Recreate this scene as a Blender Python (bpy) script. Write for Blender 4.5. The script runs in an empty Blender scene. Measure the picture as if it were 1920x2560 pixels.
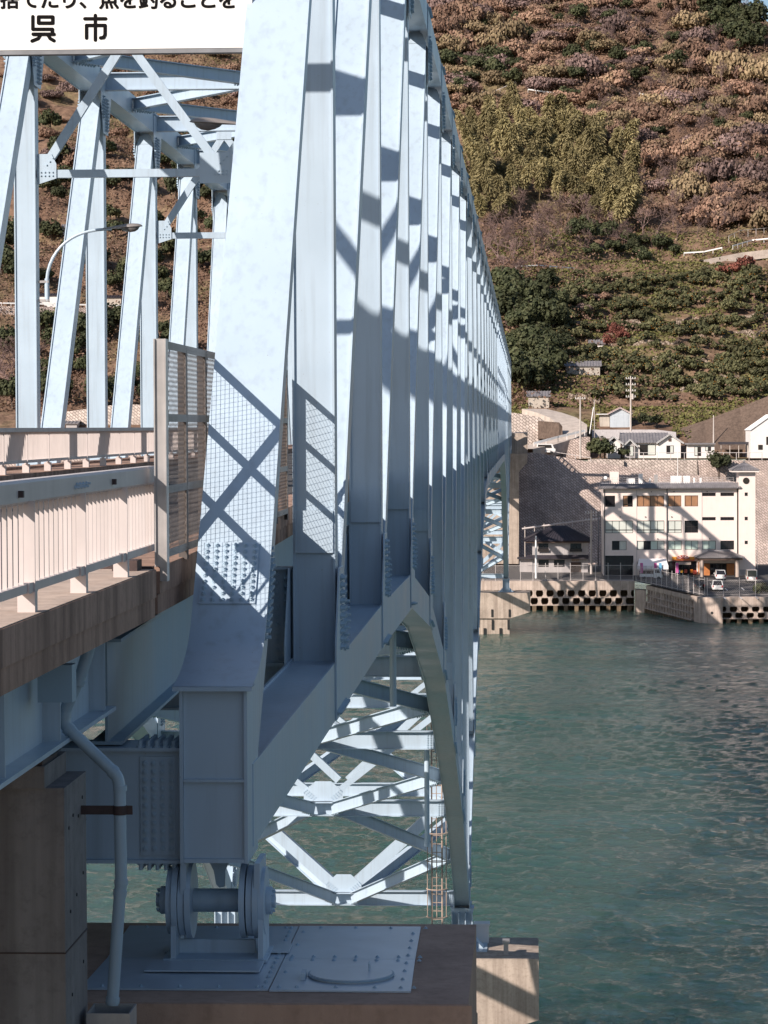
import bpy, bmesh, math, random
import numpy as np
from mathutils import Vector, Matrix, Euler, noise as mnoise
R = math.radians
random.seed(7)
rng = np.random.default_rng(7)
SC = bpy.context.scene
COL = SC.collection

# ---------------------------------------------------------------- camera
EYE = 27.5                      # eye height above the water (z = 0)
F = 7000.0                      # focal length in pixels of the 1920 x 2560 photograph
VP = (1316.0, 1066.0)           # where the bridge axis (+Y) vanishes
ROLL = R(0.25)
def cam_rot(yaw, pitch):
    return (Matrix.Rotation(yaw, 3, 'Z') @ Matrix.Rotation(math.pi/2 - pitch, 3, 'X') @ Matrix.Rotation(-ROLL, 3, 'Z'))
def project_dir(M, d):
    c = M.transposed() @ Vector(d)
    return 960 + F*c.x/-c.z, 1280 - F*c.y/-c.z
yaw, pitch = R(2.9), R(1.75)
for _ in range(30):
    M3 = cam_rot(yaw, pitch)
    px, py = project_dir(M3, (0, 1, 0))
    yaw += (VP[0]-px)/F; pitch += (py-VP[1])/F
M3 = cam_rot(yaw, pitch)
cam_data = bpy.data.cameras.new('camera')
cam_data.sensor_fit = 'VERTICAL'; cam_data.sensor_height = 36.0
cam_data.lens = F/2560*36.0
cam_data.clip_start = 0.5; cam_data.clip_end = 6000
cam = bpy.data.objects.new('camera', cam_data); COL.objects.link(cam)
cam.matrix_world = Matrix.Translation((0, 0, EYE)) @ M3.to_4x4()
SC.camera = cam
def at(px, py, Y):
    """point at distance Y along the bridge axis that shows at a pixel of the photograph"""
    d = M3 @ Vector(((px-960)/F, (1280-py)/F, -1.0))
    t = Y/d.y
    return Vector((d.x*t, Y, EYE + d.z*t))
def at_z(px, py, z):
    d = M3 @ Vector(((px-960)/F, (1280-py)/F, -1.0))
    t = (z-EYE)/d.z
    return Vector((d.x*t, d.y*t, z))

# ---------------------------------------------------------------- sun and sky
SUN_DIR = Vector((1.0, 1.15, -0.88)).normalized()
elev = math.asin(-SUN_DIR.z)
azim = math.atan2(-SUN_DIR.x, -SUN_DIR.y)       # direction towards the sun, from +Y towards +X
world = bpy.data.worlds.new('World'); SC.world = world; world.use_nodes = True
wn = world.node_tree.nodes; wl = world.node_tree.links
sky = wn.new('ShaderNodeTexSky'); sky.sky_type = 'NISHITA'; sky.sun_disc = False
sky.sun_elevation = elev; sky.sun_rotation = azim
sky.air_density = 1.0; sky.dust_density = 0.7; sky.ozone_density = 1.8; sky.altitude = 20
bg = wn['Background']; bg.inputs['Strength'].default_value = 0.08
wl.new(sky.outputs['Color'], bg.inputs['Color'])
sl = bpy.data.lights.new('sun', 'SUN'); sl.energy = 4.8; sl.angle = R(0.5); sl.color = (1.0, 0.905, 0.815)
sun = bpy.data.objects.new('sun', sl); COL.objects.link(sun)
sun.rotation_euler = SUN_DIR.to_track_quat('-Z', 'Y').to_euler(); sun.location = (-60, -60, 120)
SC.view_settings.view_transform = 'Standard'; SC.view_settings.look = 'None'
SC.view_settings.gamma = 1.0; SC.view_settings.use_curve_mapping = False
SC.view_settings.exposure = 0.45
SC.cycles.max_bounces = 6; SC.cycles.diffuse_bounces = 3; SC.cycles.glossy_bounces = 3
SC.cycles.transmission_bounces = 3; SC.cycles.transparent_max_bounces = 4
SC.cycles.use_denoising = True

# ---------------------------------------------------------------- materials
MATS = {}
def node_mat(name, rough=0.6, metal=0.0, spec=0.5):
    m = bpy.data.materials.new(name); m.use_nodes = True
    MATS[name] = m
    b = m.node_tree.nodes['Principled BSDF']
    b.inputs['Roughness'].default_value = rough; b.inputs['Metallic'].default_value = metal
    b.inputs['Specular IOR Level'].default_value = spec
    return m, m.node_tree.nodes, m.node_tree.links, b
def coords(n, l, kind='obj', scale=(1, 1, 1)):
    mp = n.new('ShaderNodeMapping'); mp.inputs['Scale'].default_value = scale
    if kind == 'obj':
        tc = n.new('ShaderNodeTexCoord'); l.new(tc.outputs['Object'], mp.inputs['Vector'])
    else:
        g = n.new('ShaderNodeNewGeometry'); l.new(g.outputs['Position'], mp.inputs['Vector'])
    return mp.outputs['Vector']
def noise_n(n, l, vec, scale, detail=4, rough=0.55):
    t = n.new('ShaderNodeTexNoise'); t.inputs['Scale'].default_value = scale
    t.inputs['Detail'].default_value = detail; t.inputs['Roughness'].default_value = rough
    l.new(vec, t.inputs['Vector']); return t
def ramp(n, l, fac, stops):
    r = n.new('ShaderNodeValToRGB'); e = r.color_ramp.elements
    while len(e) < len(stops): e.new(0.5)
    for i, (p, c) in enumerate(stops):
        e[i].position = p; e[i].color = (*c, 1) if len(c) == 3 else c
    l.new(fac, r.inputs['Fac']); return r.outputs['Color']
def mixc(n, l, fac, a, b, mode='MIX'):
    x = n.new('ShaderNodeMix'); x.data_type = 'RGBA'; x.blend_type = mode
    for sock, val in ((x.inputs[0], fac), (x.inputs[6], a), (x.inputs[7], b)):
        if hasattr(val, 'is_linked') or hasattr(val, 'links'): l.new(val, sock)
        elif isinstance(val, (int, float)): sock.default_value = val
        else: sock.default_value = (*val, 1)
    return x.outputs[2]
def bump(n, l, b, height, strength=0.3, dist=0.02):
    bp = n.new('ShaderNodeBump'); bp.inputs['Strength'].default_value = strength; bp.inputs['Distance'].default_value = dist
    l.new(height, bp.inputs['Height']); l.new(bp.outputs['Normal'], b.inputs['Normal']); return bp
def mat_plain(name, color, rough=0.6, var=0.12, scale=3.0, metal=0.0, streak=0.0, bumps=0.0, spec=0.5, dirt=None):
    """colour with blotchy variation, optional vertical weather streaks and fine relief"""
    m, n, l, b = node_mat(name, rough, metal, spec)
    v = coords(n, l, 'pos')
    t = noise_n(n, l, v, scale, 6)
    lo = tuple(c*(1-var) for c in color); hi = tuple(min(1, c*(1+var)) for c in color)
    c = ramp(n, l, t.outputs['Fac'], [(0.3, lo), (0.7, hi)])
    if streak > 0:
        vs = coords(n, l, 'pos', (6.0, 6.0, 0.35))
        s = noise_n(n, l, vs, 1.0, 5, 0.6)
        d = dirt or tuple(x*0.35 for x in color)
        f = ramp(n, l, s.outputs['Fac'], [(0.48, (0, 0, 0)), (0.72, (streak,)*3)])
        c = mixc(n, l, f, c, d)
    l.new(c, b.inputs['Base Color'])
    if bumps > 0:
        t2 = noise_n(n, l, v, scale*14, 5); bump(n, l, b, t2.outputs['Fac'], bumps, 0.01)
    return m

# pale blue bridge paint: faint chalking, runs of grime
def mat_steel(name, color, rough=0.36):
    m, n, l, b = node_mat(name, rough, 0.0, 0.5)
    v = coords(n, l, 'pos')
    t = noise_n(n, l, v, 0.7, 6)
    c = ramp(n, l, t.outputs['Fac'], [(0.3, tuple(x*0.93 for x in color)), (0.7, tuple(x*1.04 for x in color))])
    vs = coords(n, l, 'pos', (9, 9, 0.45))
    s = noise_n(n, l, vs, 1.0, 4)
    f = ramp(n, l, s.outputs['Fac'], [(0.5, (0, 0, 0)), (0.78, (0.32,)*3)])
    c = mixc(n, l, f, c, (0.22, 0.24, 0.26))
    rs = noise_n(n, l, v, 1.7, 7, 0.75)
    fr = ramp(n, l, rs.outputs['Fac'], [(0.66, (0, 0, 0)), (0.72, (0.07,)*3)])
    c = mixc(n, l, fr, c, (0.30, 0.24, 0.20))
    sp = noise_n(n, l, v, 34.0, 2)
    f2 = ramp(n, l, sp.outputs['Fac'], [(0.74, (0, 0, 0)), (0.78, (0.5,)*3)])
    c = mixc(n, l, f2, c, (0.16, 0.12, 0.10))
    l.new(c, b.inputs['Base Color'])
    r = ramp(n, l, t.outputs['Fac'], [(0.3, (rough-0.08,)*3), (0.7, (rough+0.14,)*3)])
    l.new(r, b.inputs['Roughness'])
    t2 = noise_n(n, l, v, 5.0, 3); bump(n, l, b, t2.outputs['Fac'], 0.06, 0.02)
    return m
mat_steel('steel', (0.43, 0.525, 0.62))
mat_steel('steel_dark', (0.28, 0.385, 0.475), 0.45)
mat_steel('bolt_paint', (0.39, 0.50, 0.60), 0.45)
mat_plain('pipe_paint', (0.33, 0.42, 0.50), 0.4, 0.08, 2.0, streak=0.3)
# rail paint, pinkish white
mat_plain('rail_paint', (0.56, 0.49, 0.47), 0.5, 0.07, 2.0, streak=0.16, dirt=(0.3, 0.25, 0.22))
mat_plain('fence_shaded', (0.115, 0.098, 0.092), 0.5, 0.2, 5.0, metal=0.2, streak=0.4, dirt=(0.07, 0.045, 0.035))  # fence frames: shade of their outer side put into the base colour
mat_plain('galvanised', (0.42, 0.39, 0.38), 0.42, 0.14, 5.0, metal=0.35, streak=0.25)
mat_plain('wire', (0.22, 0.19, 0.175), 0.45, 0.2, 6.0, metal=0.4)
def mat_concrete(name, color, dirt, streak=0.75, rough=0.9, joints=None, blot=0.5):
    m, n, l, b = node_mat(name, rough, 0, 0.3)
    v = coords(n, l, 'pos')
    t = noise_n(n, l, v, 0.9, 8, 0.62)
    c = ramp(n, l, t.outputs['Fac'], [(0.25, tuple(x*0.72 for x in color)), (0.5, color), (0.75, tuple(min(1, x*1.22) for x in color))])
    vs = coords(n, l, 'pos', (3.0, 3.0, 0.12)); s = noise_n(n, l, vs, 1.0, 7, 0.65)
    f = ramp(n, l, s.outputs['Fac'], [(0.42, (0, 0, 0)), (0.66, (streak,)*3)])
    c = mixc(n, l, f, c, dirt)
    t3 = noise_n(n, l, v, 9.0, 6, 0.7)
    f3 = ramp(n, l, t3.outputs['Fac'], [(0.5, (0, 0, 0)), (0.75, (blot,)*3)])
    c = mixc(n, l, f3, c, dirt)
    if joints:
        w = n.new('ShaderNodeTexWave'); w.wave_type = 'BANDS'; w.bands_direction = 'Z'
        w.inputs['Scale'].default_value = joints; w.inputs['Distortion'].default_value = 0.4
        l.new(v, w.inputs['Vector'])
        fj = ramp(n, l, w.outputs['Fac'], [(0.0, (0.6,)*3), (0.03, (0, 0, 0))])
        c = mixc(n, l, fj, c, tuple(x*0.6 for x in dirt))
    l.new(c, b.inputs['Base Color'])
    t2 = noise_n(n, l, v, 30.0, 6, 0.7); bump(n, l, b, t2.outputs['Fac'], 0.5, 0.012)
    return m
mat_concrete('concrete_fascia', (0.41, 0.26, 0.195), (0.15, 0.088, 0.064))
mat_concrete('concrete_kerb', (0.52, 0.41, 0.34), (0.24, 0.17, 0.135), 0.4)
mat_concrete('concrete_pier', (0.235, 0.215, 0.21), (0.095, 0.08, 0.077), 0.6)
mat_concrete('concrete_cap', (0.48, 0.31, 0.23), (0.26, 0.16, 0.115), 0.35)
mat_concrete('concrete_far', (0.44, 0.36, 0.30), (0.17, 0.125, 0.10), 0.6, joints=None)
mat_concrete('concrete_light', (0.50, 0.43, 0.38), (0.22, 0.17, 0.14), 0.35)
mat_concrete('asphalt', (0.085, 0.078, 0.076), (0.05, 0.045, 0.043), 0.1)
mat_plain('rust_strap', (0.055, 0.032, 0.03), 0.7, 0.3, 8)
mat_plain('rubber', (0.012, 0.012, 0.013), 0.8, 0.2, 5)
mat_plain('black_paint', (0.006, 0.005, 0.005), 0.8, 0.1, 5, spec=0.1)
mat_plain('sign_white', (0.80, 0.78, 0.75), 0.4, 0.02, 0.7)
mat_plain('galv_dark', (0.20, 0.20, 0.21), 0.5, 0.15, 5, metal=0.3)
mat_plain('rust_pipe', (0.36, 0.27, 0.22), 0.7, 0.3, 5)
mat_plain('lamp_grey', (0.30, 0.27, 0.255), 0.35, 0.1, 3, metal=0.3)
def mat_glass(name, color, rough=0.06):
    m, n, l, b = node_mat(name, rough, 0.0, 0.7); b.inputs['Base Color'].default_value = (*color, 1)
    v = coords(n, l, 'pos'); t = noise_n(n, l, v, 0.6, 2)
    bump(n, l, b, t.outputs['Fac'], 0.04, 0.05); return m
mat_glass('lamp_glass', (0.16, 0.15, 0.15))

# ---------------------------------------------------------------- mesh tools
class MB:
    def __init__(self): self.v = []; self.f = []; self.mi = []; self.cur = 0
    def add(self, vs, fs):
        o = len(self.v); self.v.extend([tuple(p) for p in vs])
        self.f.extend([tuple(i+o for i in q) for q in fs]); self.mi.extend([self.cur]*len(fs)); return self
    BF = [(0, 1, 3, 2), (4, 6, 7, 5), (0, 4, 5, 1), (2, 3, 7, 6), (0, 2, 6, 4), (1, 5, 7, 3)]
    def box(self, c, s, M=None):
        vs = [Vector((sx*s[0]/2, sy*s[1]/2, sz*s[2]/2)) for sx in (-1, 1) for sy in (-1, 1) for sz in (-1, 1)]
        if M is not None: vs = [M @ q for q in vs]
        c = Vector(c); return self.add([q+c for q in vs], self.BF)
    def span(self, lo, hi):
        lo = Vector(lo); hi = Vector(hi); return self.box((lo+hi)/2, hi-lo)
    def beam(self, p, q, w, d, up=(0, 0, 1), off=(0, 0)):
        """box from p to q; w across, d along the up side; off shifts it (across, up)"""
        p = Vector(p); q = Vector(q); a = (q-p).normalized(); u = Vector(up)
        s = a.cross(u)
        if s.length < 1e-5: s = a.cross(Vector((0, 1, 0)))
        s.normalize(); u = s.cross(a).normalized()
        o = s*off[0]+u*off[1]
        vs = [e+o+s*(i*w/2)+u*(j*d/2) for e in (p, q) for i in (-1, 1) for j in (-1, 1)]
        return self.add(vs, self.BF)
    def ibeam(self, p, q, w, d, up=(0, 0, 1), tf=0.03, tw=0.025):
        self.beam(p, q, w, tf, up, (0, d/2-tf/2)); self.beam(p, q, w, tf, up, (0, -d/2+tf/2))
        return self.beam(p, q, tw, d-2*tf, up)
    def boxmember(self, p, q, w, d, rec=0.03, t=0.03, up=(1, 0, 0)):
        """box section: two side plates (in the truss plane) and two recessed cover plates; w along up"""
        self.beam(p, q, d, t, up, (0, w/2-t/2)); self.beam(p, q, d, t, up, (0, -w/2+t/2))
        self.beam(p, q, t, w-2*t, up, (d/2-rec-t/2, 0)); self.beam(p, q, t, w-2*t, up, (-d/2+rec+t/2, 0))
        return self
    def cyl(self, p, q, r, n=10, r2=None, cap=True):
        p = Vector(p); q = Vector(q); r2 = r if r2 is None else r2
        a = (q-p).normalized(); u = Vector((0, 0, 1)) if abs(a.z) < 0.9 else Vector((1, 0, 0))
        s = a.cross(u).normalized(); u = s.cross(a)
        vs = []
        for k in range(n):
            t = 2*math.pi*k/n; d = s*math.cos(t)+u*math.sin(t)
            vs += [p+d*r, q+d*r2]
        fs = [(2*k, 2*k+1, (2*k+3) % (2*n), (2*k+2) % (2*n)) for k in range(n)]
        if cap: fs += [tuple(range(2*n-2, -1, -2)), tuple(range(1, 2*n, 2))]
        return self.add(vs, fs)
    def tube(self, pts, r, n=8):
        pts = [Vector(p) for p in pts]; rs = r if isinstance(r, (list, tuple)) else [r]*len(pts)
        prev = None; rings = []
        for i, p in enumerate(pts):
            a = (pts[min(i+1, len(pts)-1)]-pts[max(i-1, 0)]).normalized()
            if prev is None:
                u = Vector((0, 0, 1)) if abs(a.z) < 0.9 else Vector((1, 0, 0))
                s = a.cross(u).normalized()
            else:
                s = (prev - a*prev.dot(a)).normalized()
            prev = s; u = s.cross(a)
            rings.append([p+(s*math.cos(2*math.pi*k/n)+u*math.sin(2*math.pi*k/n))*rs[i] for k in range(n)])
        vs = [q for g in rings for q in g]; fs = []
        for i in range(len(rings)-1):
            for k in range(n):
                a0 = i*n+k; a1 = i*n+(k+1) % n
                fs.append((a0, a1, a1+n, a0+n))
        fs.append(tuple(range(n))[::-1]); fs.append(tuple(range(len(vs)-n, len(vs))))
        return self.add(vs, fs)
    def prism(self, poly, ex, origin, ax, ay):
        """polygon in the frame (origin, ax, ay) extruded by the vector ex"""
        o = Vector(origin); ax = Vector(ax); ay = Vector(ay); ex = Vector(ex); n = len(poly)
        a = [o+ax*x+ay*y for x, y in poly]; vs = a+[p+ex for p in a]
        fs = [tuple(range(n))[::-1], tuple(range(n, 2*n))]+[(i, (i+1) % n, n+(i+1) % n, n+i) for i in range(n)]
        return self.add(vs, fs)
    def bolt(self, p, nrm, r=0.024, h=0.04, n=6):
        p = Vector(p); nrm = Vector(nrm).normalized()
        self.cyl(p, p+nrm*h*0.25, r*1.45, 8); self.cyl(p+nrm*h*0.25, p+nrm*h*0.8, r, n); return self.cyl(p+nrm*h*0.8, p+nrm*h*1.25, r*0.55, 6)
    def mesh(self, name, mats, smooth=False, fix=True):
        me = bpy.data.meshes.new(name); me.from_pydata(self.v, [], self.f)
        for m in (mats if isinstance(mats, (list, tuple)) else [mats]): me.materials.append(MATS[m] if isinstance(m, str) else m)
        if any(self.mi): me.polygons.foreach_set('material_index', self.mi)
        if fix:
            bm = bmesh.new(); bm.from_mesh(me); bmesh.ops.recalc_face_normals(bm, faces=bm.faces); bm.to_mesh(me); bm.free()
        if smooth:
            me.polygons.foreach_set('use_smooth', [True]*len(me.polygons))
            try: me.set_sharp_from_angle(angle=R(40))
            except Exception: pass
        me.update(); return me
    def build(self, name, mats, parent=None, smooth=False, loc=None, fix=True):
        return link(name, self.mesh(name, mats, smooth, fix), parent, loc)
def link(name, me, parent=None, loc=None, rot=None, scale=None):
    o = bpy.data.objects.new(name, me); COL.objects.link(o)
    if parent is not None:
        o.parent = parent
        if parent.get('_world'):      # parts given in world coordinates
            o.matrix_parent_inverse = Matrix.Translation(-Vector(parent.location))
    if loc is not None: o.location = loc
    if rot is not None: o.rotation_euler = rot
    if scale is not None: o.scale = scale
    return o
def thing(name, label, cat, loc=(0, 0, 0), group=None, rot=None, worldparts=False):
    o = bpy.data.objects.new(name, None); COL.objects.link(o); o.location = loc; o.empty_display_size = 0.3
    if rot is not None: o.rotation_euler = rot
    o['label'] = label; o['category'] = cat
    if group: o['group'] = group
    if worldparts: o['_world'] = True
    return o
def tag(o, label, cat, group=None):
    o['label'] = label; o['category'] = cat
    if group: o['group'] = group
    return o
def structure(o): o['kind'] = 'structure'; return o
def stuff(o): o['kind'] = 'stuff'; return o
mat_concrete('concrete_kerb_side', (0.43, 0.275, 0.21), (0.14, 0.085, 0.062), 0.75)
mat_plain('cover_steel', (0.48, 0.54, 0.61), 0.28, 0.1, 2.0, streak=0.0, bumps=0.05)
# ================================================================ the truss bridge
P = 11.6; Y0 = 24.9
NP = 38; PIER1 = 8; PIER2 = 30
def YN(i): return Y0 + P*i
XR, XL = -2.76, -12.76           # centre planes of the two trusses
XC = (XR+XL)/2
CW = 0.62                        # chord width
ZT = EYE + 10.25                 # top chord centre
drop = {0: 3.38, 1: 3.38, 2: 3.38, 3: 3.5, 4: 4.75, 5: 7.1, 6: 10.6, 7: 14.5, 8: 19.9}
def haunch(d): return drop[max(0, 8-d)] if d <= 5 else 3.38
def ZB(i):                        # bottom chord centre at node i
    if i <= PIER1: return EYE - drop[i]
    if i >= PIER2: return EYE - drop[NP-i]
    return EYE - haunch(min(i-PIER1, PIER2-i))
def top(i, x): return Vector((x, YN(i), ZT))
def bot(i, x): return Vector((x, YN(i), ZB(i)))
bridge = thing('truss_bridge', 'pale blue steel truss bridge running out over the water to the far shore', 'bridge', (XC, Y0, EYE), worldparts=True)
BR = bridge
# floor level rises a little from the near end
def ZD(Y): return EYE - 1.42 + 0.34*min(1, max(0, (Y-26)/30))

for x in (XR, XL):
    out = 1 if x == XR else -1
    for i in range(0, NP):
        a, b2 = bot(i, x), bot(i+1, x)
        MB().boxmember(a, b2, CW, 0.74, rec=0.03, t=0.03).build('bottom_chord', 'steel', BR)
    for i in range(1, NP-1):
        MB().boxmember(top(i, x), top(i+1, x), CW, 0.68, rec=0.03).build('top_chord', 'steel', BR)
    for i in range(1, NP):
        a = bot(i, x); b2 = top(i, x)
        heavy = i in (PIER1, PIER2)
        MB().boxmember(a+Vector((0, 0, 0.3)), b2-Vector((0, 0, 0.62)), 0.55 if not heavy else 0.6, 0.5 if not heavy else 0.8, rec=0.035).build('vertical_post', 'steel', BR)
    # diagonals
    for i in range(1, NP+1):
        if i <= PIER1 or (PIER1+(PIER2-PIER1)//2) < i <= PIER2: a, b2 = bot(i-1, x), top(i, x)
        else: a, b2 = bot(i, x), top(i-1, x)
        if i in (1, NP): continue
        d = (b2-a).normalized()
        pa = a+d*0.62; pb = b2-d*1.02
        m = MB().boxmember(pa, pb, 0.55, 0.52, rec=0.035)
        # tongue shaped ends of the cover plates
        s = d.cross(Vector((1, 0, 0))).normalized()
        for sg in (-1, 1):
            o = pb + s*sg*(0.26-0.05)
            poly = [(-0.245, -0.02), (0.245, -0.02), (0.245, 0.12), (0.17, 0.36), (0.08, 0.45), (-0.08, 0.45), (-0.17, 0.36), (-0.245, 0.12)]
            m.prism(poly, s*0.03, o-s*0.015, (1, 0, 0), d)
        m.build('diagonal_brace', 'steel', BR)
    # inclined end posts: a wide front plate over a box
    for (i0, i1) in ((0, 1), (NP, NP-1)):
        a = bot(i0, x); b2 = top(i1, x); d = (b2-a).normalized()
        s = d.cross(Vector((1, 0, 0))).normalized()       # towards / away from the viewer
        if s.y > 0: s = -s
        if i0 == NP: s = -s
        if i0 == NP:
            m = MB().boxmember(a+d*0.3, b2+d*0.1, CW, 0.7); m.build('end_post', 'steel', BR); continue
        # side outline in (along Y, Z): straight shaft, curved flare onto the ledge
        zs = EYE-2.27; yl = Y0-0.50                      # ledge
        front = []
        def shaft(z):                                    # front face of the shaft at height z
            k = (YN(1)-Y0)/(ZT-ZB(0)); return Y0+(z-ZB(0))*k-0.46
        z1 = EYE-1.72
        y1 = shaft(z1)
        for t in [0, .12, .25, .4, .55, .7, .85, 1.0]:
            q0 = Vector((yl, zs)); q1 = Vector((yl+0.30, zs+0.05)); q2 = Vector((y1, z1))
            # bend from the ledge into the slope
            yy = (1-t)**2*q0.x+2*t*(1-t)*(shaft(zs+0.14))+t*t*q2.x
            zz = (1-t)**2*q0.y+2*t*(1-t)*(zs+0.10)+t*t*q2.y
            front.append((yy, zz))
        front.append((shaft(ZT-0.1), ZT-0.1))
        W = 0.70
        m = MB(); n = len(front); vs = []
        for yy, zz in front:
            vs += [(x-W/2, yy, zz), (x+W/2, yy, zz), (x-W/2, yy+0.035, zz-0.0), (x+W/2, yy+0.035, zz-0.0)]
        fs = []
        for j in range(n-1):
            o = 4*j
            fs += [(o, o+1, o+5, o+4), (o+2, o+6, o+7, o+3), (o, o+4, o+6, o+2), (o+1, o+3, o+7, o+5)]
        fs += [(0, 2, 3, 1), (4*n-4, 4*n-3, 4*n-1, 4*n-2)]
        m.add(vs, fs); fp = m.build('front_plate', 'steel', BR, smooth=True)
        # side plates of the post
        for sx in (-1, 1):
            poly = [(yy+0.034, zz) for yy, zz in front] + [(shaft(ZT-0.1)+0.86, ZT-0.1), (shaft(z1)+0.95, z1), (Y0+0.55, EYE-2.95), (Y0+0.50, EYE-3.84), (Y0-0.44, EYE-3.84), (Y0-0.44, zs-0.04)]
            MB().prism(poly, (0.03, 0, 0), (x+sx*0.285-0.015, 0, 0), (0, 1, 0), (0, 0, 1)).build('end_post', 'steel', BR)
        k = (YN(1)-Y0)/(ZT-ZB(0))
        MB().beam((x, shaft(z1)+0.9, z1), (x, shaft(ZT-0.1)+0.82, ZT-0.1), 0.54, 0.03, up=s).build('back_plate', 'steel', BR)
        # base box, its front open between two edge plates
        bb = MB()
        bb.span((x-0.268, Y0-0.40, EYE-3.84), (x+0.268, Y0-0.37, zs-0.045)); bb.build('base_panel', 'steel', BR)
        MB().span((x-0.268, Y0-0.44, EYE-3.12), (x+0.268, Y0-0.402, EYE-3.095)).build('stiffener', 'steel', BR)
        MB().span((x-0.268, Y0-0.44, EYE-3.835), (x+0.268, Y0+0.50, EYE-3.80)).build('bottom_plate', 'steel', BR)
        if x == XR or x == XL:
            MB().span((x-0.35, Y0-0.52, zs-0.04), (x+0.35, Y0-0.2, zs-0.003)).build('ledge', 'steel', BR)

# one bolt mesh shared by all bolts that can be told apart
BOLT = MB().bolt((0, 0, 0), (0, 0, 1), 0.0185, 0.028).mesh('bolt', 'bolt_paint')
def bolts_grid(parent, o, ax, ay, nrm, xs, ys, name='bolt'):
    """single bolts as sub-parts of a splice plate"""
    o = Vector(o); q = Vector(nrm).to_track_quat('Z', 'Y').to_euler()
    for a in xs:
        for b2 in ys:
            link(name, BOLT, parent, None, q).location = o+Vector(ax)*a+Vector(ay)*b2
def bolts_mesh(parent, pts, nrm, r=0.026, h=0.04, name='bolts', simple=False):
    m = MB()
    for p in pts:
        if simple: m.cyl(p, Vector(p)+Vector(nrm)*h, r, 5)
        else:
            m.cyl(p, Vector(p)+Vector(nrm)*h*0.35, r*1.35, 7); m.cyl(Vector(p)+Vector(nrm)*h*0.35, Vector(p)+Vector(nrm)*h*1.25, r*0.8, 6)
    if m.v: stuff(m.build(name, 'bolt_paint', parent, fix=False))

# big splice plate on the front of the near right end post
def shaftY(z):
    k = (YN(1)-Y0)/(ZT-ZB(0)); return Y0+(z-ZB(0))*k-0.46
dpost = (top(1, XR)-bot(0, XR)).normalized(); spost = dpost.cross(Vector((1, 0, 0))).normalized()
if spost.y > 0: spost = -spost
zc = EYE-1.50+0.08
zc = EYE-1.55
pc = Vector((XR-0.03, shaftY(EYE-1.22), EYE-1.22)) - dpost*0.20
sp = MB(); sp.prism([(-0.265, -0.36), (0.265, -0.36), (0.265, 0.36), (-0.265, 0.36)], spost*0.018, pc+spost*0.003, (1, 0, 0), dpost)
spl = sp.build('splice_plate', 'steel', BR)
spl['_world'] = True
bolts_grid(spl, pc+spost*0.02, (1, 0, 0), dpost, spost, [-0.225+0.09*k for k in range(6)], [-0.32+0.0711*k for k in range(10)])
# bolts on its outer side
pts = []
for r_ in range(11):
    for c_ in range(4):
        pts.append(Vector((XR+0.30, 0, 0))+Vector((0, shaftY(EYE-1.22), EYE-1.22))-spost*(0.16+0.09*c_)+dpost*(-0.62+0.085*r_))
bolts_mesh(BR, pts, (1, 0, 0), 0.024, 0.045)

# gusset plates with bolts
def gusset(i, x, upper):
    y = YN(i); z = ZT if upper else ZB(i); sg = -1 if upper else 1
    full = i <= 11
    h = 1.55; w = 0.95
    if not upper and i in (4, 5, 6, 7): h = 1.9
    dz = 0 if upper else (ZB(min(i+1, NP))-ZB(max(i-1, 0)))/(2*P)
    if upper: poly = [(-w, 0.33), (w, 0.33), (w, -0.5), (0.34, -h), (-0.62, -h), (-w, -0.6)]
    else: poly = [(-w, -0.36-dz*w), (w, -0.36+dz*w), (w, 0.5+dz*w), (0.75, h*0.8), (0.5, h), (-0.32, h), (-w, 0.6-dz*w)]
    for sx in (-1, 1):
        xo = x+sx*(CW/2+0.004)
        g = MB().prism(poly, (sx*0.022, 0, 0), (xo, y, z), (0, 1, 0), (0, 0, 1)).build('gusset_plate', 'steel', BR)
        g['_world'] = True
        if full:
            pts = []
            for r_ in range(10):
                for c_ in (-0.17, -0.06, 0.06, 0.17): pts.append((xo+sx*0.024, y+c_, z+sg*(0.52+0.1*r_)))
            # along the diagonal
            dvec = Vector((0, P, (ZT-ZB(i))))
            if upper: dd = (bot(i-1, 0)-top(i, 0)).normalized() if i <= PIER1 else (bot(i+1, 0)-top(i, 0)).normalized()
            else: dd = (top(i+1, 0)-bot(i, 0)).normalized() if i < PIER1 else (top(max(i-1, 1), 0)-bot(i, 0)).normalized()
            nn = Vector((0, -dd.z, dd.y))
            for r_ in range(6):
                for c_ in (-0.15, 0, 0.15):
                    p = Vector((xo+sx*0.024, y, z))+dd*(0.72+0.11*r_)+nn*c_
                    if abs(p.y-y) > 0.24: pts.append(p)
            for c_ in range(9):
                pts.append((xo+sx*0.024, y-0.85+0.2*c_, z+(0.24 if upper else -0.27)+dz*(-0.85+0.2*c_)))
            bolts_mesh(g, pts, (sx, 0, 0), 0.03, 0.05, simple=i > 5)
for x in (XR, XL):
    for i in range(0, NP+1):
        if 1 <= i <= NP-1: gusset(i, x, True); gusset(i, x, False)
    # bottom splice collars seen from below on the haunch, and web splices on posts
    for i in range(1, 9):
        z = ZB(i)+1.75 if i < 4 else ZB(i)+2.1
        MB().boxmember((x, YN(i), z-0.0), (x, YN(i), z+0.55), 0.50, 0.545, rec=0.01, t=0.02).build('splice_collar', 'steel', BR)

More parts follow.
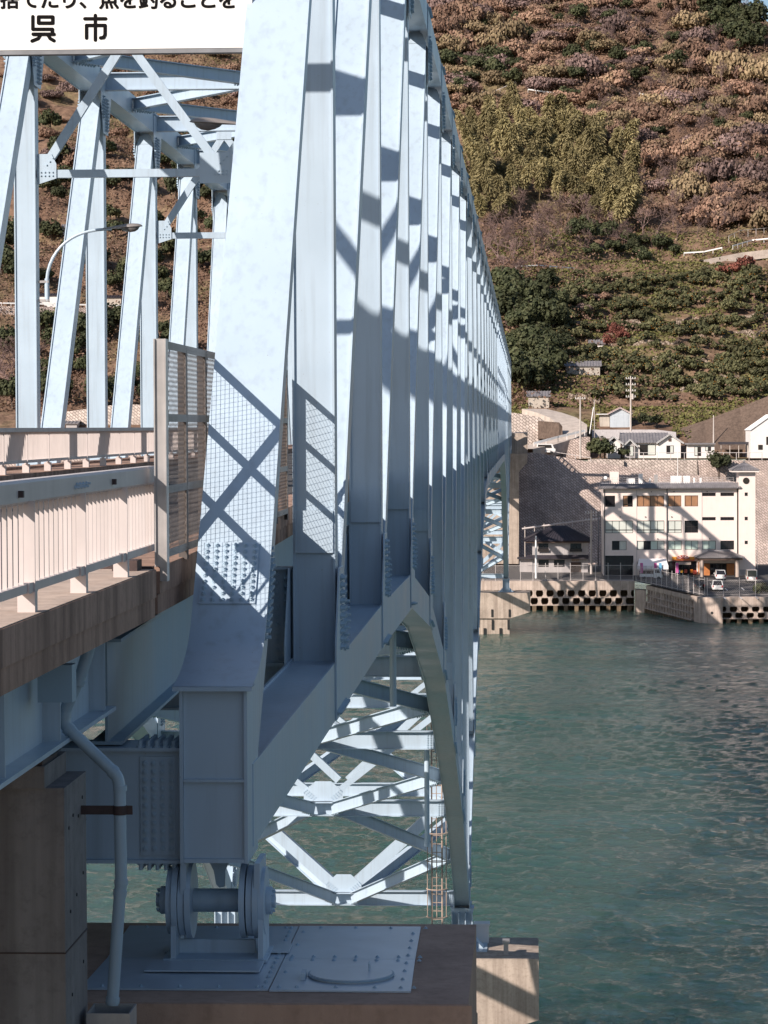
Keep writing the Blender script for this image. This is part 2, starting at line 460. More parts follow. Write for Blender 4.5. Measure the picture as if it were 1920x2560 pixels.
# end cross girder with its splice plates
cg = MB(); yc = Y0-0.10
cg.span((XL+0.3, yc-0.16, EYE-2.87), (XR-0.3, yc+0.5, EYE-2.84)); cg.span((XL+0.3, yc-0.16, EYE-3.87), (XR-0.3, yc+0.5, EYE-3.84))
cg.span((XL+0.3, yc-0.10, EYE-3.842), (XR-0.3, yc-0.07, EYE-2.868)); cg.span((XL+0.3, yc+0.38, EYE-3.842), (XR-0.3, yc+0.41, EYE-2.868))
cgo = cg.build('end_cross_girder', 'steel', BR)
spx = MB().span((XR-0.66-0.02, yc-0.118, EYE-3.80), (XR-0.37, yc-0.1015, EYE-2.92)).build('splice_plate', 'steel', BR); spx['_world'] = True
bolts_grid(spx, (XR-0.52, yc-0.118, EYE-3.36), (1, 0, 0), (0, 0, 1), (0, -1, 0), [-0.115+0.077*k for k in range(4)], [-0.38+0.076*k for k in range(11)])
pts = [(XR-0.68+0.075*a, yc-0.12+0.10*b2, EYE-2.84) for a in range(5) for b2 in range(6)]
bolts_mesh(BR, pts, (0, 0, 1), 0.024, 0.05)
bolts_mesh(BR, [(XR-0.68+0.075*a, yc-0.12+0.10*b2, EYE-3.87) for a in range(5) for b2 in range(6)], (0, 0, -1), 0.024, 0.05)

# lateral bracing: struts at the nodes, diamonds between strut middles and chord mid-panels
def laterals(level, i0, i1, depth, w):
    for i in range(i0, i1+1):
        z = ZT+0.02 if level == 't' else ZB(i)
        MB().ibeam((XL+0.33, YN(i), z), (XR-0.33, YN(i), z), 0.34, depth+0.16, tf=0.03).build('cross_strut', 'steel', BR)
        if level == 'b' and i < 11:
            for sx in (-1, 1):
                xx = (XR-0.42) if sx > 0 else (XL+0.42)
                bolts_mesh(BR, [(xx-sx*0.1*a, YN(i)-0.0135, z-0.24+0.08*b2) for a in range(3) for b2 in range(7)], (0, -1, 0), 0.024, 0.04, simple=True)
        for (j, ok) in ((i-0.5, i > i0), (i+0.5, i < i1)):
            if not ok: continue
            k = int(math.floor(j)); zz = z if level == 't' else (ZB(k)+ZB(k+1))/2
            yy = Y0+P*j
            for sx, xe in ((-1, XL+0.34), (1, XR-0.34)):
                c0 = Vector((XC+sx*0.32, YN(i)+(0.25 if j > i else -0.25), z)); c1 = Vector((xe, yy, zz))
                MB().ibeam(c0, c1, 0.26, depth, tf=0.025, tw=0.02).build('lateral_brace', 'steel', BR)
                if level == 'b' and i < 11 or i < 9:
                    d = (c1-c0).normalized(); s = d.cross(Vector((0, 0, 1))).normalized()
                    pts = [c1-d*(0.15+0.11*a)+s*b2-Vector((0, 0, depth/2)) for a in range(7) for b2 in (-0.09, 0.09)]
                    pts += [c0+d*(0.15+0.11*a)+s*b2-Vector((0, 0, depth/2)) for a in range(5) for b2 in (-0.09, 0.09)]
                    bolts_mesh(BR, pts, (0, 0, -1), 0.026, 0.05, simple=True)
        # node plate in the middle, under and over
        g = MB().box((XC, YN(i), z-depth/2-0.014), (1.0, 0.9, 0.02)); g.box((XC, YN(i), z+depth/2+0.014), (1.0, 0.9, 0.02)); g.build('node_plate', 'steel', BR)
laterals('t', 1, NP-1, 0.36, 0.3)
laterals('b', 0, NP, 0.46, 0.3) if False else laterals('b', 1, NP-1, 0.46, 0.3)

# portal frame between the near end posts: bar, zigzag
kp = (YN(1)-Y0)/(ZT-ZB(0))
def pz(z): return Y0+(z-ZB(0))*kp
zb_p = EYE+6.68; MB().beam((XL+0.3, pz(zb_p), zb_p), (XR-0.3, pz(zb_p), zb_p), 0.2, 0.22).build('portal_bar', 'steel', BR)
xs = [XL+0.45, XL+2.6, XC, XR-2.6, XR-0.45]
for k in range(4):
    za, zb2 = (zb_p+0.1, ZT-0.4) if k % 2 == 0 else (ZT-0.4, zb_p+0.1)
    MB().beam((xs[k], pz(za), za), (xs[k+1], pz(zb2), zb2), 0.16, 0.2).build('portal_brace', 'steel', BR)
# sway frames over the road at every second node: bottom bar and zigzag
for i in range(4, NP-2, 2):
    y = YN(i); zb = EYE+6.5; zt2 = ZT-0.36
    MB().beam((XL+0.3, y-0.02, zb), (XR-0.3, y-0.02, zb), 0.18, 0.2).build('sway_bar', 'steel', BR)
    xs = [XL+0.45, XL+2.6, XC, XR-2.6, XR-0.45]; zz = [zb+0.12, zt2, zb+0.12, zt2, zb+0.12]
    for k in range(4):
        MB().beam((xs[k], y-0.03, zz[k]), (xs[k+1], y-0.03, zz[k+1]), 0.16, 0.22, up=(0, 1, 0) if False else (0, 0, 1)).build('sway_brace', 'steel', BR)
    for xx, w2 in ((XL+0.55, 0.5), (XC, 1.05), (XR-0.55, 0.5)):
        g = MB().prism([(-w2/2, -0.28), (w2/2, -0.12 if xx != XC else -0.28), (w2/2, 0.25), (w2/4, 0.5), (-w2/2, 0.5)], (0, -0.016, 0), (xx, y-0.125, zb), (1, 0, 0), (0, 0, 1)).build('gusset_plate', 'steel', BR)
        g['_world'] = True
        if i < 10: bolts_mesh(g, [(xx-0.15+0.1*a, y-0.141, zb-0.05+0.09*b2) for a in range(4) for b2 in range(2)]+[(xx+0.0+0.08*a, y-0.141, zb+0.22+0.09*a) for a in range(3)], (0, -1, 0), 0.022, 0.03, simple=True)
    for xx in (XL+2.6, XR-2.6):
        MB().box((xx, y-0.125, zt2-0.02), (0.5, 0.016, 0.3)).build('gusset_plate', 'steel', BR)
# sway frames below the road where the truss deepens
for i in list(range(5, 12))+list(range(27, 34)):
    y = YN(i); zb = ZB(i)+0.3; h = 4.1 if i in (8, 30) else 3.6
    if zb+h > EYE-2.9: h = EYE-3.0-zb
    big = 0.42 if i in (8, 30) else 0.2
    for sx, xe in ((-1, XL+0.3), (1, XR-0.3)):
        MB().beam((XC+sx*0.25, y, zb+0.1), (xe, y, zb+h), big, big*1.1, up=(0, 0, 1)).build('sway_brace', 'steel', BR)
    g = MB().prism([(-0.75, 0), (0.75, 0), (0.75, 0.35), (0.3, 0.75), (-0.3, 0.75), (-0.75, 0.35)], (0, -0.02, 0), (XC, y-big/2-0.004, zb-0.02), (1, 0, 0), (0, 0, 1)).build('gusset_plate', 'steel', BR)
    g['_world'] = True
    if i < 10: bolts_mesh(g, [(XC+sx*(0.3+0.085*a+0.05*b2), y-big/2-0.024, zb+0.12+0.07*a-0.05*b2) for sx in (-1, 1) for a in range(5) for b2 in range(3)], (0, -1, 0), 0.022, 0.03, simple=True)
    if i in (7, 8, 9, 29, 30, 31):
        MB().ibeam((XL+0.3, y, zb+h+0.2), (XR-0.3, y, zb+h+0.2), 0.3, 0.55).build('sway_bar', 'steel', BR)
    if i in (8, 30):
        z2 = zb+h+0.5
        for lev in range(2):
            z3 = z2+4.6
            for sx, xe in ((-1, XL+0.3), (1, XR-0.3)):
                MB().beam((XC+sx*0.2, y, z2+0.1), (xe, y, z3-0.3), 0.3, 0.32).build('sway_brace', 'steel', BR)
            MB().ibeam((XL+0.3, y, z3), (XR-0.3, y, z3), 0.3, 0.5).build('sway_bar', 'steel', BR)
            z2 = z3+0.3

# floor system: cross beams at the nodes, stringers, slab and kerbs
XS0, XS1 = -12.15, -3.25          # slab edges
for i in range(0, NP+1):
    zt_ = ZD(YN(i))-0.42
    if i == 0: continue
    MB().ibeam((XL+0.3, YN(i), zt_-0.75), (XR-0.3, YN(i), zt_-0.75), 0.32, 1.3).build('floor_beam', 'steel', BR)
    if i < 6:
        bolts_mesh(BR, [(XR-0.4-0.11*a, YN(i)-0.0135, zt_-1.3+0.11*b2) for a in range(2) for b2 in range(11)], (0, -1, 0), 0.028, 0.045)
    for xs in (-3.75, -5.9, -7.9, -10.0, -11.75):
        if i < NP:
            MB().ibeam((xs, YN(i)+0.18, ZD(YN(i))-0.82), (xs, YN(i+1)-0.18, ZD(YN(i+1))-0.82), 0.26, 0.78).build('stringer', 'steel_dark', BR)
for xs in (-3.75, -5.9, -7.9, -10.0, -11.75):
    MB().ibeam((xs, Y0-0.15, ZD(Y0)-0.93), (xs, YN(1)-0.18, ZD(YN(1))-0.82), 0.28, 0.95).build('stringer', 'steel_dark', BR)
segs = [24.66, 26.7, 29.1, 31.6, 34.2, YN(1)+0.6]+[YN(i)+0.6 for i in range(2, NP)]+[YN(NP)+0.3]
for a, b2 in zip(segs[:-1], segs[1:]):
    za, zb = ZD(a), ZD(b2)
    m = MB()
    def hexa(x0, x1, t0, t1):
        vs = []
        for (yy, zz) in ((a+0.004, za), (b2-0.004, zb)):
            vs += [(x0, yy, zz-t0), (x1, yy, zz-t0), (x0, yy, zz-t1), (x1, yy, zz-t1)]
        m.add(vs, [(0, 1, 3, 2), (4, 6, 7, 5), (0, 4, 5, 1), (2, 3, 7, 6), (0, 2, 6, 4), (1, 5, 7, 3)])
    hexa(XS0+0.45, XS1-0.45, 0.0, 0.24); m.build('road_slab', 'asphalt', BR)
    m = MB(); hexa(XS1-0.446, XS1, -0.19, 0.05); m.build('kerb', 'concrete_fascia', BR)
    m = MB(); hexa(XS1-0.44, XS1-0.02, 0.056, 0.23); m.build('slab_edge', 'concrete_fascia', BR)
    m = MB(); hexa(XS0, XS0+0.446, -0.19, 0.23); m.build('kerb', 'concrete_fascia', BR)

# drain pipes under the floor, inspection ladder and walkway rails at pier one
for (yy, xx, z0, z1) in ((YN(4)+0.6, -3.45, EYE-2.0, EYE-7.2), (YN(6)+0.5, -3.42, EYE-11.0, EYE-14.3), (YN(2)+0.5, -3.5, EYE-2.0, EYE-3.4)):
    MB().cyl((xx, yy, z0), (xx, yy, z1), 0.09, 10).build('drain_pipe', 'steel', BR, smooth=True)
lad = MB(); yl = YN(7)+3.2
for xx in (-3.75, -3.35): lad.cyl((xx, yl, EYE-5.5), (xx, yl, EYE-21.7), 0.035, 6)
zz = EYE-21.3
while zz < EYE-6: lad.cyl((-3.75, yl, zz), (-3.35, yl, zz), 0.016, 5); zz += 0.33
zz = EYE-19.2
while zz < EYE-6:
    lad.tube([(-3.55+0.42*math.cos(t)*1.0, yl-0.42*abs(math.sin(t))-0.0, zz) for t in [math.pi*k/8 for k in range(9)]], 0.022, 5); zz += 1.1
for t in (0.5, 1.57, 2.64): lad.cyl((-3.55+0.42*math.cos(t), yl-0.42*math.sin(t), EYE-6), (-3.55+0.42*math.cos(t), yl-0.42*math.sin(t), EYE-19.2), 0.018, 5)
lad.build('ladder', 'rust_pipe', BR)
# ================================================================ approach viaduct, rails, fence, sign, near pier
# ---- steel link bearing under the end post
lb = thing('link_bearing', 'blue steel link bearing with round plates and thick pin under the end post', 'bearing', (XR, Y0, EYE-4.72), worldparts=True)
zp = EYE-4.22; ypn = Y0-0.10
MB().cyl((XR-0.26, ypn, zp), (XR+0.27, ypn, zp), 0.105, 24).build('pin', 'pipe_paint', lb, smooth=True)
for sx, xo in ((-1, XR-0.245), (1, XR+0.335)):
    d = 0.058
    for k, (off, r_) in enumerate(((0.0, 0.335), (0.062, 0.315), (0.118, 0.335), (0.172, 0.30))):
        xx = xo - off if sx < 0 else xo + off - 0.1
        MB().cyl((xx-0.025, ypn, zp), (xx+0.025, ypn, zp), r_, 40).build('round_plate', 'steel', lb, smooth=True)
    # hanger plate from the post and stand plate to the base, wrapped round the pin
    xh = xo-0.09 if sx < 0 else xo-0.015
    arc = [(0.30*math.cos(t), 0.30*math.sin(t)) for t in [math.pi+math.pi*k/12 for k in range(13)]]
    MB().prism([(0.30, 0.376), (-0.30, 0.376)]+arc, (0.05, 0, 0), (xh+0.03, ypn, zp), (0, 1, 0), (0, 0, 1)).build('hanger_plate', 'steel', lb)
    xst = xo-0.150 if sx < 0 else xo+0.045
    arc = [(0.26*math.cos(t), 0.26*math.sin(t)) for t in [math.pi*k/12 for k in range(13)]]
    MB().prism(arc+[(-0.30, -0.49), (0.30, -0.49)], (0.045, 0, 0), (xst, ypn, zp), (0, 1, 0), (0, 0, 1)).build('stand_plate', 'steel', lb)
    xe = xo-0.25 if sx < 0 else xo+0.115
    cap = MB().cyl((xe-0.02, ypn, zp), (xe+0.03, ypn, zp), 0.125, 24).build('pin_cap', 'steel', lb, smooth=True); cap['_world'] = True
    MB().cyl((xe+sx*0.02, ypn, zp), (xe+sx*0.06, ypn, zp), 0.06, 12).build('pin_cap', 'steel', lb, smooth=True)
    bolts_mesh(cap, [(xe+sx*0.03, ypn+0.095*math.cos(t), zp+0.095*math.sin(t)) for t in [k*math.pi/4 for k in range(8)]], (sx, 0, 0), 0.014, 0.022)
MB().span((XR-0.46, ypn-0.34, EYE-4.716), (XR+0.46, ypn+0.34, EYE-4.69)).build('base_plate', 'steel', lb)
MB().span((XR-0.37, ypn-0.02, EYE-4.69), (XR+0.33, ypn+0.02, EYE-4.57)).build('stop_rib', 'steel', lb)
MB().prism([(-0.10, 0.0), (0.10, 0.0), (0.05, -0.10), (0.045, -0.24), (0.0, -0.25), (-0.03, -0.22), (-0.05, -0.1)], (0, 0.05, 0), (XR+0.02, Y0-0.2, EYE-3.842), (1, 0, 0), (0, 0, 1)).build('stop_lug', 'steel_dark', lb)

# ---- near pier head and its cover plates
ZC = EYE-4.74
pier = thing('pier_head', 'stained brown concrete pier head under the blue bearing', 'pier', (-7, 24.6, 0), worldparts=True)
m = MB()
px0, px1, py0, py1 = -17.5, -0.49, 22.85, 26.55
m.span((px0, py0, EYE-7.6), (px1, py1, ZC)); m.build('pier_cap', 'concrete_cap', pier)
MB().span((px0+0.8, py0+0.35, -2.0), (px1-1.2, py1-0.35, EYE-7.6)).build('pier_shaft', 'concrete_pier', pier)
MB().span((px0-0.03, py0-0.03, ZC-0.29), (px1+0.03, py0-0.003, ZC-0.004)).build('edge_band', 'concrete_cap', pier)
cov = thing('cover_plate', 'flat blue grey steel cover plates bolted on the pier head beside the bearing', 'cover plate', (-2.4, 24.7, ZC), worldparts=True)
xm = -2.17
def panel(poly, t=0.012, z=ZC+0.004):
    return MB().prism(poly, (0, 0, t), (0, 0, z), (1, 0, 0), (0, 1, 0)).build('panel', 'cover_steel', cov)
panel([(-3.78, 23.33), (xm-0.012, 23.33), (xm-0.002, 24.695), (-3.75, 24.695)])
panel([(-3.75, 24.705), (xm-0.002, 24.705), (xm+0.002, 26.32), (-3.78, 26.32)])
panel([(xm, 23.30), (-0.98, 23.29), (-1.0, 24.69), (xm+0.006, 24.695)], 0.014)
panel([(xm+0.006, 24.705), (-1.0, 24.70), (-1.01, 26.33), (xm+0.012, 26.33)], 0.014)
bp = []
for k in range(14): bp.append((xm-0.06, 23.42+0.215*k)); bp.append((xm+0.07, 23.42+0.215*k)) if k % 3 == 0 else None
for k in range(8): bp.append((-1.07, 23.42+0.36*k))
for k in range(7): bp += [(-2.1+0.19*k, 24.62), (-2.1+0.19*k, 24.78)] if k % 1 == 0 else []
for k in range(9): bp.append((-3.6+0.33*k, 23.42)); bp.append((-3.6+0.33*k, 26.22))
for (bx_, by_) in bp:
    o = link('bolt', BOLT, cov); o.location = (bx_, by_, ZC+0.017); o.scale = (0.8, 0.8, 0.55)
# hatch lid
hx, hy = -1.52, 23.93
lid = MB().cyl((hx, hy, ZC+0.018), (hx, hy, ZC+0.05), 0.355, 48).build('hatch_lid', 'cover_steel', cov, smooth=True); lid['_world'] = True
MB().cyl((hx, hy, ZC+0.03), (hx, hy, ZC+0.042), 0.372, 48).build('lid_rim', 'steel_dark', lid, smooth=True)
MB().box((hx-0.40, hy-0.12, ZC+0.05), (0.04, 0.2, 0.06)).build('hinge', 'steel', lid)
MB().tube([(hx+0.15, hy+0.05, ZC+0.05), (hx+0.15, hy+0.05, ZC+0.11), (hx+0.15, hy+0.16, ZC+0.11), (hx+0.15, hy+0.16, ZC+0.05)], 0.008, 6).build('handle', 'steel', lid)
for (x0, x1, y0_, y1_) in ((XR-0.56, XR+0.44, ypn-0.80, ypn-0.36), (XR-0.5, XR+0.62, ypn+0.10, ypn+0.50)):
    MB().span((x0, y0_, ZC+0.03), (x1, y1_, ZC+0.044)).build('loose_panel', 'cover_steel', cov)

# ---- concrete wall carrying the approach girders
cw = thing('pier_wall', 'dark stained concrete wall at the lower left carrying the approach girder', 'wall', (-8, 21.5, EYE-5), worldparts=True)
m = MB(); m.span((-17, 20.95, -1), (-3.50, 22.0, EYE-2.72)); wall_o = m.build('wall_body', 'concrete_pier', cw)
MB().span((-17, 20.90, EYE-2.716), (-3.64, 21.9, EYE-2.55)).build('bearing_seat', 'concrete_pier', cw)
MB().span((-17, 20.94, EYE-2.546), (-3.66, 21.6, EYE-2.50)).build('sole_plate', 'rust_strap', cw)
for (ya, za) in ((21.15, 3.05), (21.35, 2.98), (21.6, 3.02), (21.8, 2.9), (21.2, 3.7), (21.5, 3.62), (21.82, 3.5), (21.25, 4.35), (21.8, 4.2)):
    MB().cyl((-3.503, ya, EYE-za), (-3.494, ya, EYE-za), 0.014, 8).build('tie_hole', 'rubber', cw)
MB().cyl((-4.05, 20.952, EYE-3.05), (-4.05, 20.944, EYE-3.05), 0.022, 10).build('tie_hole', 'rubber', cw)
for zz in (EYE-3.98, EYE-4.9):
    MB().span((-17, 20.943, zz), (-3.494, 22.0, zz+0.012)).build('form_line', 'rust_strap', cw)

# ---- approach viaduct
ap = thing('approach_viaduct', 'approach deck with stained brown concrete edge over a blue plate girder', 'viaduct', (-7, 20, EYE-1.5), worldparts=True)
zk = EYE-1.25
XE = -3.27
ys = [2.0, 6.0, 9.5, 12.3, 14.9, 17.35, 19.75, 22.15, 24.58]
for a, b2 in zip(ys[:-1], ys[1:]):
    MB().span((XE-0.52, a+0.003, zk-0.245), (XE, b2-0.003, zk)).build('kerb', 'concrete_kerb_side', ap)
    MB().span((XE-0.515, a+0.003, zk+0.002), (XE-0.012, b2-0.003, zk+0.008)).build('kerb_top', 'concrete_kerb', ap)
    MB().span((XE-0.50, a+0.003, zk-0.42), (XE-0.012, b2-0.003, zk-0.25)).build('slab_edge', 'concrete_fascia', ap)
MB().span((-11.6, 2.0, zk-0.42), (XE-0.524, 24.58, zk-0.17)).build('road_slab', 'asphalt', ap)
MB().span((-12.12, 2.0, zk-0.42), (-11.604, 24.58, zk)).build('kerb', 'concrete_fascia', ap)
for xs in (-3.75, -5.9, -7.9, -10.0, -11.75):
    MB().ibeam((xs, 2, zk-0.815), (xs, 24.2, zk-0.815), 0.34, 0.78, tf=0.035).build('girder', 'steel', ap)
    MB().span((xs-0.12, 21.2, EYE-2.50), (xs+0.12, 21.6, EYE-2.455)).build('bearing_pad', 'rubber', ap)
for k in range(10):
    MB().span((-3.76, 3.0+2.3*k, zk-1.16), (-3.60, 3.02+2.3*k, zk-0.46)).build('web_stiffener', 'steel', ap)
MB().span((-3.66, 20.75, zk-0.80), (-3.40, 20.95, zk-0.52)).build('pipe_bracket', 'steel_dark', ap)
# expansion joint blocks
MB().span((XE-0.5, 24.50, zk+0.002), (XE-0.02, 24.60, zk+0.03)).build('joint_plate', 'rust_strap', ap)
MB().box((XE-0.22, 24.3, zk+0.05), (0.22, 0.3, 0.10)).build('joint_block', 'rust_strap', ap)

# ---- near rail: top beam, slats, bottom rail, posts
rail = thing('guard_rail', 'pinkish white metal rail with flat upright slats on the near deck edge', 'railing', (-3.38, 20, zk), group='bridge railings', worldparts=True)
XRL = -3.38
ztop = EYE-0.345
posts_y = [10.0, 12.2, 14.4, 16.6, 18.8, 21.0, 23.2, 25.40]
yj = [9.0, 21.0, 25.20, 25.48]
for a, b2 in zip(yj[:-1], yj[1:]):
    m = MB(); w = 0.13; h = 0.165; c = 0.02
    poly = [(-w/2, -h+c), (-w/2+c, -h), (w/2-c, -h), (w/2, -h+c), (w/2, -c), (w/2-c, 0), (-w/2+c, 0), (-w/2, -c)]
    m.prism(poly, (0, b2-a-0.004, 0), (XRL-0.045, a, ztop), (1, 0, 0), (0, 0, 1)); m.build('top_rail', 'rail_paint', rail)
SLAT = MB().box((0, 0, 0), (0.030, 0.010, 0.60)).mesh('slat', 'rail_paint')
for a, b2 in zip(posts_y[:-1], posts_y[1:]):
    MB().box((XRL+0.012, a, zk+0.45), (0.085, 0.02, 0.62)).build('post', 'rail_paint', rail)
    MB().box((XRL, a, zk+0.075), (0.12, 0.10, 0.146)).build('post_foot', 'rail_paint', rail)
    MB().box((XRL, a, zk+0.175), (0.085, 0.34, 0.072)).build('collar', 'rail_paint', rail)
    MB().span((XRL-0.03, a+0.175, zk+0.145), (XRL+0.03, b2-0.175, zk+0.205)).build('bottom_rail', 'rail_paint', rail)
    n = max(2, int((b2-a)/0.19))
    for k in range(1, n):
        link('slat', SLAT, rail, (0, 0, 0)).location = (XRL-0.004, a+(b2-a)*k/n, zk+0.47)
for yy in (16.1, 18.4, 22.6, 25.35): MB().box((XRL+0.035, yy, ztop-0.09), (0.035, 0.05, 0.045)).build('reflector', 'rust_strap', rail)
bolts_mesh(rail, [(XRL+0.02, 20.7+0.075*k, ztop-0.095+0.02*(k % 2)) for k in range(8)], (1, 0, 0), 0.012, 0.03)

# ---- far rail on the left side of the roadway
rail2 = thing('guard_rail', 'pinkish white slatted rail along the left side of the roadway', 'railing', (-10.2, 60, EYE-1), group='bridge railings', worldparts=True)
X2 = -10.2; z2 = EYE-0.90
MB().span((X2-0.9, 25, z2-0.30), (X2+0.22, 200, z2)).build('kerb', 'concrete_fascia', rail2)
yy = 25.5
while yy < 110:
    MB().box((X2, yy, z2+0.44), (0.075, 0.03, 0.88)).build('post', 'rail_paint', rail2)
    MB().box((X2, yy, z2+0.09), (0.14, 0.12, 0.18)).build('post_foot', 'rail_paint', rail2)
    if yy < 106:
        MB().span((X2-0.03, yy+0.05, z2+0.2), (X2+0.03, yy+2.55, z2+0.26)).build('bottom_rail', 'rail_paint', rail2)
        m = MB()
        for k in range(1, 17): m.box((X2, yy+2.6*k/17, z2+0.54), (0.045, 0.012, 0.58))
        stuff(m.build('slats', 'rail_paint', rail2, fix=False))
    yy += 2.6
for a in range(6): MB().span((X2-0.05, 25+14*a, z2+0.83), (X2+0.07, 38.97+14*a, z2+0.915)).build('top_rail', 'rail_paint', rail2)

# ---- mesh fence on the bridge edge beside the end post
fn = thing('mesh_fence', 'tall grey steel fence with wire mesh panels beside the end post', 'fence', (-3.28, 25, EYE-1.2), worldparts=True)
XF = -3.20
zf0, zf1 = EYE-1.24, EYE+0.76
fy = [24.75, 26.35, 27.95, 29.55, 31.15, 32.75, 34.35, 35.95, 37.5]
MB().boxmember((XF-0.04, 24.75, zf0-0.12), (XF-0.04, 24.75, zf1+0.03), 0.11, 0.16, rec=0.02, t=0.012).build('end_post', 'galvanised', fn)
for yy in fy[1:]:
    f_ = MB(); f_.span((XF-0.09, yy-0.004, zf0), (XF+0.0, yy+0.004, zf1)); f_.span((XF-0.012, yy-0.06, zf0), (XF-0.003, yy+0.06, zf1)); f_.build('post', 'fence_shaded', fn)
for zz in (zf0+0.12, zf0+0.69, zf0+1.33, zf1-0.02):
    r_ = MB(); r_.span((XF-0.08, fy[0]+0.08, zz-0.004), (XF, fy[-1], zz+0.004)); r_.span((XF-0.012, fy[0]+0.08, zz-0.035), (XF-0.002, fy[-1], zz+0.035)); r_.build('rail', 'fence_shaded', fn)
for a, b2 in zip(fy[:-1], fy[1:]):
    m = MB(); sp_ = 0.062; w = b2-a; h = zf1-zf0-0.14; z0 = zf0+0.12; k = -h
    while k < w:
        for sg in (0, 1):
            s0, s1 = max(0, -k), min(h, w-k)
            if s1 > s0+0.02:
                ya, yb = a+k+s0, a+k+s1; za, zb = z0+s0, z0+s1
                if sg: za, zb = z0+h-s0, z0+h-s1
                xx = XF-0.03+0.006*sg; t = 0.0022
                vs = [(xx-t, ya, za-t), (xx+t, ya, za-t), (xx, ya, za+t*1.3), (xx-t, yb, zb-t), (xx+t, yb, zb-t), (xx, yb, zb+t*1.3)]
                m.add(vs, [(0, 1, 4, 3), (1, 2, 5, 4), (2, 0, 3, 5)])
        k += sp_*1.414
    stuff(m.build('wire_mesh', 'wire', fn, fix=False))

# ---- drain pipe with its collector box
dp = thing('drain_pipe', 'blue grey bent drain pipe running down in front of the cross girder', 'drain pipe', (-3.2, 21.6, EYE-4), worldparts=True)
YD = 21.75
pp = [at(228, 1600, YD), at(205, 1680, YD), at(161, 1779, YD), at(161, 1812, YD), at(292, 1938, YD), at(299, 1962, YD), at(303, 2212, YD), at(300, 2228, YD), at(281, 2512, YD)]
def bend(pts, r=0.05):
    o = [pts[0]]
    for i in range(1, len(pts)-1):
        a, b2, c = pts[i-1], pts[i], pts[i+1]
        d0 = (a-b2).normalized()*min(r, (a-b2).length*.45); d1 = (c-b2).normalized()*min(r, (c-b2).length*.45)
        for t in (0, .33, .66, 1): o.append((b2+d0)*(1-t)**2+b2*2*t*(1-t)+(b2+d1)*t*t)
    return o+[pts[-1]]
MB().tube(bend(pp), 0.048, 14).build('pipe', 'pipe_paint', dp, smooth=True)
for (q, d) in ((at(195, 1705, YD), at(205, 1680, YD)), (at(161, 1788, YD), at(161, 1779, YD)), (at(172, 1823, YD), at(161, 1812, YD)), (at(283, 1930, YD), at(292, 1938, YD)), (at(300, 1970, YD), at(300, 1978, YD)), (at(303, 2205, YD), at(303, 2212, YD)), (at(300, 2232, YD), at(299, 2240, YD)), (at(282, 2500, YD), at(281, 2512, YD))):
    a = (d-q).normalized(); MB().cyl(q-a*0.022, q+a*0.022, 0.055, 16).build('socket', 'pipe_paint', dp, smooth=True)
pa = at(300, 2025, YD)
st = MB(); st.span((-3.52, YD-0.01, pa.z-0.035), (pa.x+0.10, YD+0.0, pa.z+0.035)); st.build('strap', 'rust_strap', dp)
MB().cyl(pa+Vector((0, 0, -0.036)), pa+Vector((0, 0, 0.036)), 0.054, 16).build('strap_ring', 'rust_strap', dp, smooth=True)
gb = thing('collector_box', 'open grey metal box catching the foot of the drain pipe', 'box', (-3.2, 21.6, EYE-5), worldparts=True)
c0 = at(279, 2500, YD); c0.z = at(279, 2528, YD-0.1).z
bx = MB()
for (u0, u1, v0, v1) in ((-0.17, 0.17, -0.19, -0.178), (-0.17, 0.17, 0.178, 0.19), (-0.17, -0.158, -0.178, 0.178), (0.158, 0.17, -0.178, 0.178)):
    bx.span((c0.x+u0, YD+v0, c0.z-0.5), (c0.x+u1, YD+v1, c0.z))
bx.span((c0.x-0.17, YD-0.19, c0.z-0.52), (c0.x+0.17, YD+0.19, c0.z-0.502))
bx.build('box_sides', 'galvanised', gb)
MB().span((c0.x-0.12, YD-0.1, EYE-7.0), (c0.x+0.12, YD+0.1, c0.z-0.522)).build('foot', 'galvanised', gb)

# ---- portal sign between the end posts
YS = 31.35
sg = thing('notice_sign', 'wide white notice board with black Japanese lettering over the roadway', 'sign', (XC, YS, EYE+4.1), worldparts=True)
zs0 = EYE+4.25; zs1 = EYE+5.75
XSG0, XSG1 = -6.45, -3.05
MB().span((XSG0, YS, zs0), (XSG1, YS+0.05, zs1)).build('board', 'sign_white', sg)
MB().span((XSG0, YS+0.004, zs0-0.05), (XSG1, YS+0.14, zs0-0.004)).build('frame', 'galv_dark', sg)
for zz in (zs0+0.25, zs1-0.25): MB().span((XSG1, YS+0.1, zz-0.05), (XR-0.26, YS+0.2, zz+0.05)).build('bracket', 'galv_dark', sg)
MB().span((XSG0, YS+0.055, zs0+0.0), (XSG1, YS+0.12, zs1)).build('box_back', 'galv_dark', sg)
MB().span((XSG0, YS+0.004, zs1+0.004), (XSG1, YS+0.14, zs1+0.05)).build('frame', 'galv_dark', sg)
def at_sign(cx, cy):      # pixel of the first 640-square detail view (scale 640/1659)
    return at(cx*640/1659, cy*640/1659, YS)
def strokes(name, lines, w, parent):
    m = MB(); k = 0
    for ln in lines:
        pts = [at_sign(*q) for q in ln]
        for a, b2 in zip(pts[:-1], pts[1:]):
            k += 1; y = YS-0.003-0.0006*(k % 9); d = (b2-a); d.y = 0
            L = d.length; d = d/L if L > 1e-6 else Vector((1, 0, 0)); s = Vector((-d.z, 0, d.x))
            ang = [math.pi*j/8 for j in range(9)]
            vs = [b2+s*(w/2*math.cos(t))+d*(w/2*math.sin(t)) for t in ang]+[a-s*(w/2*math.cos(t))-d*(w/2*math.sin(t)) for t in ang]
            vs = [(q.x, y, q.z) for q in vs]
            m.add(vs, [tuple(range(len(vs)))])
    return m.build(name, 'black_paint', parent, fix=False)
sw = 0.040
